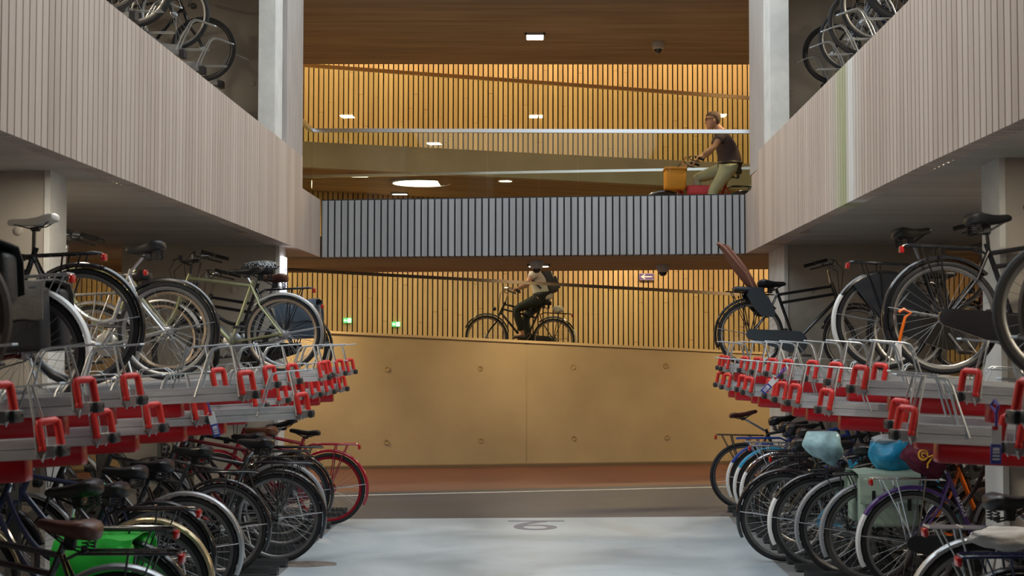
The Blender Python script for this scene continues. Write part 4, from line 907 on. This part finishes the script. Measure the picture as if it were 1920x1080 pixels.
ceiling_lamp('square lamp on the ceiling above the bridge, behind the left pier', -3.4, 18.2, 5.8, 40, .26, .34)
for lab, x in (('square lamp behind the dome camera under the bridge',0.0),('square lamp under the bridge behind the left rack',-3.6),('square lamp under the bridge behind the right rack',3.6)):
    ceiling_lamp(lab, x, 18.5, Z1, 34 if x == 0 else 62, .3, .3)
for lab, x, y in (('round lamp set in the brown underside of the upper ramp',-1.91,22.55),): ceiling_lamp(lab, x, y, ub(x), 40, .5, .5, round_=True)
for i, (x, y) in enumerate(((-2.85,21.95),(-2.45,24.4),(1.6,23.6),(4.8,23.6),(-5.6,23.6))):
    ceiling_lamp(['small lamp near the front edge of the upper ramp underside','small lamp near the timber slats under the upper ramp','lamp under the upper ramp above the second cyclist','lamp under the upper ramp on the far right','lamp under the upper ramp on the far left'][i], x, y, ub(x), 75 if i > 1 else 25, .3, .2)
for i, x in enumerate((-6,-3,0,3,6)):
    ceiling_lamp(['lamp over the upper ramp, far left','lamp over the upper ramp, left','lamp over the middle of the upper ramp','lamp over the upper ramp, right','lamp over the upper ramp, far right'][i], x, 23.6, 8.9, 135, .3, .3)
for s, nm in ((-1,'left'),(1,'right')):
    for y, w in ((5.0,'near'),(10.5,'middle')):
        ceiling_lamp(f'lamp under the {nm} gallery soffit in the {w} bay', s*4.6, y, Z1, 60, .3, .3, col=(1,.84,.62))
        ceiling_lamp(f'lamp on the {nm} gallery ceiling in the {w} bay', s*5.0, y+1.5, 5.8, 60, .3, .3, col=(1,.84,.62))
ceiling_lamp('added unseen lamp at the left gallery soffit edge beside the near wall end', -2.98, 8.95, 2.93, 13, .2, .2, col=(1,.9,.75))  # added out of sight behind the parapet to brighten the near wall end
ceiling_lamp('added unseen lamp at the right gallery soffit edge beside the near wall end', 2.56, 8.0, 2.955, 13, .2, .2, col=(1,.9,.75))  # likewise added, hidden by the parapet, to light the right wall end
lc = thing('light_panel', 'bright white panel with dark dots on the side of the far left wall end', 'light panel', (-2.803,15.12,2.45))
part(None, 'panel_face', M['lampcool'], lc, lambda b: b.rbox(-.0,.035,-.11,.11,-.22,.22,.005,1))
part(None, 'dot', M['tagblue'], lc, lambda b: [b.lathe([(0,.035),(.018,.035),(.018,.039),(0,.039)], 12, (0,0,z), 'x') for z in (.08,-.1)])
# ================================================================== PEOPLE
def skin(name, chains, m, parent, sub=2, root=0):
    """chains: lists of (point, rx[, ry]); a chain may begin at an existing node index given as an int"""
    V = []; E = []; Rr = []
    for ch in chains:
        prev = None
        for e in ch:
            if isinstance(e, int): prev = e; continue
            V.append(e[0]); Rr.append((e[1], e[2] if len(e) > 2 else e[1])); i = len(V)-1
            if prev is not None: E.append((prev, i))
            prev = i
    me = bpy.data.meshes.new(name); me.from_pydata(V, E, [])
    o = bpy.data.objects.new(name, me); COL.objects.link(o)
    sm = o.modifiers.new('Skin', 'SKIN'); sm.use_smooth_shade = True
    for i, r in enumerate(Rr): me.skin_vertices[0].data[i].radius = r
    me.skin_vertices[0].data[root].use_root = True
    ss = o.modifiers.new('Sub', 'SUBSURF'); ss.levels = sub; ss.render_levels = sub
    dg = bpy.context.evaluated_depsgraph_get(); ev = o.evaluated_get(dg); nm = bpy.data.meshes.new_from_object(ev)
    bpy.data.objects.remove(o); nm.name = name; nm.materials.clear(); nm.materials.append(None)
    nm.polygons.foreach_set('use_smooth', [True]*len(nm.polygons))
    if m == 'mesh': return nm
    return put(name, nm, m, parent)
def join_mesh(name, metas, b):
    bm = bmesh.new()
    for me in metas: bm.from_mesh(me)
    t = b.mesh(name+'_t'); bm.from_mesh(t)
    out = bpy.data.meshes.new(name); bm.to_mesh(out); bm.free(); out.materials.clear(); out.materials.append(None)
    out.polygons.foreach_set('use_smooth', [True]*len(out.polygons)); return out
def hand(b, wrist, tip_dir, side, grip_r=.017):
    """palm, four fingers curled round a bar and a thumb below; wrist point, direction towards the bar"""
    w = Vector(wrist); d = Vector(tip_dir).normalized(); s = Vector((0, side, 0)); dn = Vector((0,0,-1))
    pal = [w, w+d*.03, w+d*.065, w+d*.088]
    b.sweep(pal, [(.036*math.cos(a)*1., .0145*math.sin(a)) for a in [2*PI*k/12 for k in range(12)]], up=(0,0,1), scales=[.72,.95,1.08,1.0])
    for k, ln in enumerate((.072,.08,.075,.06)):
        c = w + d*.084 + s*((k-1.5)*.0185)
        p1 = c + d*ln*.40 + dn*.003; p2 = p1 + d*ln*.14 + dn*ln*.36; p3 = p2 - d*ln*.30 + dn*ln*.16
        b.tube([c, p1, p2, p3], .0085, 7, scales=[1.05,1.,.92,.75])
    c = w + d*.03 - s*.03
    b.tube([c, c + d*.035 - s*.016 + dn*.016, c + d*.068 - s*.01 + dn*.03, c + d*.085 + s*.008 + dn*.034], .0105, 7, scales=[1.15,1.05,.95,.75])
HEAD = [(-.118,.066,.03,.018),(-.112,.078,.012,.034),(-.096,.086,-.016,.046),(-.078,.086,-.045,.054),(-.066,.092,-.058,.058),(-.058,.086,-.064,.06),(-.050,.091,-.068,.062),(-.036,.086,-.074,.066),(-.012,.086,-.086,.07),(.004,.080,-.092,.073),(.022,.087,-.097,.075),(.05,.089,-.1,.076),(.08,.077,-.092,.069),(.1,.056,-.074,.054),(.113,.028,-.044,.032),(.118,.0,-.02,.012)]
HAIR = [(-.07,-.05,-.062,.03),(-.055,-.03,-.078,.06),(-.02,-.012,-.098,.078),(.01,.012,-.106,.081),(.04,.03,-.109,.083),(.056,.05,-.108,.083),(.066,.092,-.106,.08),(.088,.082,-.098,.073),(.108,.058,-.078,.057),(.121,.03,-.047,.035),(.127,.0,-.02,.012)]
def hrings(R_, seed=0.):
    out = []
    for (z, xf, xb, w) in R_:
        ring = []
        for k in range(24):
            a = 2*PI*k/24; cc, ss = math.cos(a), math.sin(a); m = (xf+xb)/2; h = (xf-xb)/2
            j = 1+(.035*noise.noise(Vector((cc*3, ss*3, z*30+seed))) if seed else 0)
            ring.append((m+h*abs(cc)**.85*(1 if cc > 0 else -1)*j, w*abs(ss)**.9*(1 if ss > 0 else -1)*j, z))
        out.append(ring)
    return out
def turned(b, src, c, pitch):
    R = Matrix.Rotation(pitch, 3, 'Y'); C = Vector(c); b.add([R @ Vector(p) + C for p in src.v], src.f)
def head(b, c, pitch=0.):
    """skull and jaw, nose, lips, eyes and ears; faces +x"""
    t = MB(); t.loft(hrings(HEAD))
    t.loft([[(.078,-.006,.012),(.09,0,.016),(.078,.006,.012)],[(.08,-.010,-.012),(.104,0,-.010),(.08,.010,-.012)],[(.08,-.016,-.03),(.117,0,-.034),(.08,.016,-.03)],[(.08,-.010,-.044),(.094,0,-.046),(.08,.010,-.044)]])
    for s in (-1,1):
        t.blob((-.008,s*.075,-.01), (.019,.009,.032), 2); t.blob((.074,s*.031,.004), (.013,.014,.009), 2)
        t.tube([(.086,s*.014,.026),(.089,s*.03,.030),(.078,s*.05,.024)], .005, 6)
    turned(b, t, c, pitch)
def hairmesh(b, c, pitch=0.):
    t = MB(); t.loft(hrings(HAIR, 3.)); turned(b, t, c, pitch)

def rider(label, loc, rot, P, shirt, pants, hair_m, sleeve=.5):
    """P: joints in the bicycle's own frame (x forward, z up); y is added per side"""
    o = thing('person', label, 'person', loc, rot)
    hip, waist, chest, neck, hd = P['hip'], P['waist'], P['chest'], P['neck'], P['head']
    v = lambda p, y=0: (p[0], y, p[1])
    mid = lambda a, b, t: (a[0]+(b[0]-a[0])*t, a[1]+(b[1]-a[1])*t)
    # one continuous body
    ch = [[(v(hip),.10,.12),(v(waist),.085,.105),(v(chest),.095,.13),(v(neck),.062,.075),(v(mid(neck,hd,.5)),.052,.052),(v(mid(neck,hd,.8)),.05,.05)]]
    n = 6
    for s in (-1,1):
        sh, el, ha = P['shoulder'], P['elbow'], P['hand']
        ch.append([2,(v(sh,s*.17),.058),(v(mid(sh,el,.5),s*.20),.047),(v(el,s*.235),.04),(v(mid(el,ha,.35),s*.245),.039),(v(mid(el,ha,.86),s*.262),.026)]); n += 5
    for s, kk, aa, tt in ((1,'knee_a','ankle_a','toe_a'),(-1,'knee_b','ankle_b','toe_b')):
        kn, an, to = P[kk], P[aa], P[tt]
        ch.append([0,(v(mid(hip,kn,.18),s*.085),.088),(v(mid(hip,kn,.55),s*.10),.073),(v(kn,s*.105),.056),(v(mid(kn,an,.35),s*.105),.053),(v(an,s*.10),.036),(v(to,s*.105),.036,.03)])
    me = skin('body', ch, 'mesh', None, 2)
    b = MB(); head(b, v(hd), P.get('pitch', .08))
    for s in (-1,1):
        el, ha = P['elbow'], P['hand']; w = Vector(v(mid(el,ha,.86),s*.262)); hand(b, w, Vector(v(ha,s*.285))-w, s)
    put('body', join_mesh('body', [me], b), M['skin'], o)
    # clothes
    c = [[(v(mid(hip,waist,-.55)),.15,.18),(v(mid(hip,waist,.3)),.15,.18),(v(waist),.135,.17),(v(chest),.128,.178),(v(mid(chest,neck,.85)),.085,.10)]]
    for s in (-1,1):
        sh, el = P['shoulder'], P['elbow']
        c.append([3,(v(mid(chest,sh,.8),s*.165),.078),(v(mid(sh,el,.45*sleeve*2),s*.205),.064),(v(mid(sh,el,.92*sleeve*1.2),s*.225),.06)])
    skin('shirt', c, M[shirt], o, 2, 0)
    c = [[(v(mid(hip,waist,.8)),.14,.172),(v(mid(hip,waist,.4)),.146,.176),(v(hip),.15,.175)]]
    for s, kk, aa in ((1,'knee_a','ankle_a'),(-1,'knee_b','ankle_b')):
        kn, an = P[kk], P[aa]
        c.append([2,(v(mid(hip,kn,.2),s*.088),.11),(v(mid(hip,kn,.55),s*.10),.09),(v(kn,s*.105),.073),(v(mid(kn,an,.35),s*.105),.07),(v(mid(kn,an,.93),s*.10),.056)])
    skin('trousers', c, M[pants], o, 2, 0)
    part(None, 'hair', M[hair_m], o, lambda b: hairmesh(b, v(hd), P.get('pitch', .08)))
    for s, aa, tt in ((1,'ankle_a','toe_a'),(-1,'ankle_b','toe_b')):
        an, to = P[aa], P[tt]
        skin('shoe', [[((an[0]-.045,s*.10,an[1]-.055),.042,.036),((an[0]+.03,s*.102,an[1]-.055),.045,.034),(v(mid(an,to,.75),s*.105),.048,.03),((to[0]+.05,s*.106,to[1]-.005),.042,.024)]], M['shoe'], o, 2)
    return o, v
# cyclist on the bridge
d1, z1 = 18.55, Z2
k1 = bike('bicycle with red crossbar and orange front bag crossing the bridge', (at(1398,d1), d1, z1), -1, frame_c='red', style='step', guards='black', rackc='black', bar='swept', sadz=1.0, case=True, casec='matte')
fb = attach(k1, 'front_bag', 'orange bag strapped under the handlebar of the bridge cyclist', 'bag')
part(None, 'bag_body', mat('orange_bag', (.62,.26,.02), .7, bump=.3), fb, lambda b: b.rbox(.80,1.08,-.15,.15,.72,1.0,.04,3))
part(None, 'bag_lid', mat('orange_bag_lid', (.5,.2,.02), .7, bump=.3), fb, lambda b: b.rbox(.79,1.09,-.16,.16,.98,1.02,.015,2))
rb = attach(k1, 'frame_bag', 'pink-red roll bag lying along the frame of the bridge cyclist', 'bag')
part(None, 'bag_body', mat('pink_red_bag', (.62,.06,.08), .65, bump=.25), rb, lambda b: b.rbox(.34,.78,-.05,.05,.66,.79,.035,3))
P1 = dict(hip=(.2,1.04), waist=(.205,1.20), chest=(.275,1.40), neck=(.345,1.53), head=(.425,1.665), pitch=.06, shoulder=(.315,1.47), elbow=(.56,1.255), hand=(.545,1.115),
          knee_a=(.46,.67), ankle_a=(.37,.28), toe_a=(.5,.19), knee_b=(.66,.885), ankle_b=(.52,.5), toe_b=(.64,.43))
P1['hand'] = (.63,1.15); P1['elbow'] = (.44,1.265)
m1, v = rider('man in purple-grey shirt and khaki trousers cycling across the bridge', (at(1398,d1), d1, z1), (0,0,PI), P1, 'shirt', 'khaki', 'hair')
def specs(b):
    hx, hz = P1['head']
    for s in (-1,1):
        b.tube([(hx+.094+.0*math.cos(a), s*.034+.024*math.cos(a), hz+.012+.018*math.sin(a)) for a in [2*PI*k/14 for k in range(14)]], .0028, 5, True)
        b.tube([(hx+.097,s*.058,hz+.015),(hx+.0,s*.082,hz+.012)], .0028, 5)
    b.tube([(hx+.1,-.01,hz+.015),(hx+.1,.01,hz+.015)], .0028, 5)
part(None, 'spectacles', M['glassframe'], m1, specs)
part(None, 'belt', M['belt'], m1, lambda b: b.tube([(.2+.155*math.cos(a), .178*math.sin(a), 1.085) for a in [2*PI*k/24 for k in range(24)]], .016, 6, True))
# cyclist on the ramp
d2 = 22.5; z2 = wt(at(970,d2))-.27+.0
k2 = bike('black bicycle with white mudguard tail ridden up the ramp', (at(1036,d2), d2, z2-.03), -1, frame_c='black', style='dutch', guards='black', tail='white', rackc='black', bar='swept', sadz=.96, case=True, casec='matte', pitch=-.047)
rg = attach(k2, 'lamp_bag', 'small pale bundle clipped on the rack of the ramp cyclist', 'bag')
part(None, 'bundle', M['tee'], rg, lambda b: b.blob((-.05,0,.84), (.09,.06,.06), 3, .25, 3, 2))
P2 = dict(hip=(.2,1.03), waist=(.225,1.18), chest=(.32,1.37), neck=(.40,1.50), head=(.49,1.63), pitch=.08, shoulder=(.36,1.43), elbow=(.47,1.22), hand=(.63,1.145),
          knee_a=(.64,.80), ankle_a=(.50,.42), toe_a=(.62,.35), knee_b=(.48,.68), ankle_b=(.39,.29), toe_b=(.52,.22))
m2, v = rider('person in white T-shirt and black trousers cycling up the ramp', (at(1036,d2), d2, z2-.03), (0,-.047,PI), P2, 'tee', 'trousers', 'hairdark')
bk = thing('backpack', 'black backpack on the back of the ramp cyclist', 'backpack', m2.location.copy(), m2.rotation_euler.copy())
R_ = Matrix.Translation((.13,0,1.31)) @ Matrix.Rotation(.42, 4, 'Y')
part(None, 'pack', M['backpack'], bk, lambda b: b.rbox(-.10,.06,-.15,.15,-.23,.22,.055,3, R_))
part(None, 'pocket', M['backpack'], bk, lambda b: b.rbox(-.145,-.09,-.11,.11,-.19,.02,.025,2, R_))
for s in (-1,1):
    part(None, 'strap', M['backpack'], bk, lambda b: b.tube([(.17,s*.1,1.50),(.30,s*.12,1.56),(.42,s*.12,1.45),(.38,s*.14,1.28),(.24,s*.15,1.16)], .016, 6))

# ================================================================== LIGHT, CAMERA
w = bpy.data.worlds.new('Sky'); SC.world = w; w.use_nodes = True
bg = w.node_tree.nodes['Background']; bg.inputs[0].default_value = (.86,.94,1.,1); bg.inputs[1].default_value = 2.7
pl = bpy.data.lights.new('skylight_portal', 'AREA'); pl.shape = 'RECTANGLE'; pl.size = 5.3; pl.size_y = 11.2
po = bpy.data.objects.new('skylight_portal', pl); COL.objects.link(po); po.location = (0, 10.55, 6.1); pl.cycles.is_portal = True
cam = bpy.data.cameras.new('Camera'); co = bpy.data.objects.new('Camera', cam); COL.objects.link(co)
co.location = (0,0,H); co.rotation_euler = (PI/2+math.atan((CY-540)/F),0,0); cam.sensor_width = 36; cam.lens = F/1920*36
cam.shift_x = -(CX-960)/1920; cam.shift_y = 0; cam.clip_end = 100
cam.dof.use_dof = True; cam.dof.focus_distance = 16.5; cam.dof.aperture_fstop = 5.
SC.camera = co
vs = SC.view_settings; vs.view_transform = 'Standard'; vs.look = 'None'; vs.gamma = 1; vs.exposure = 0.; vs.use_curve_mapping = False
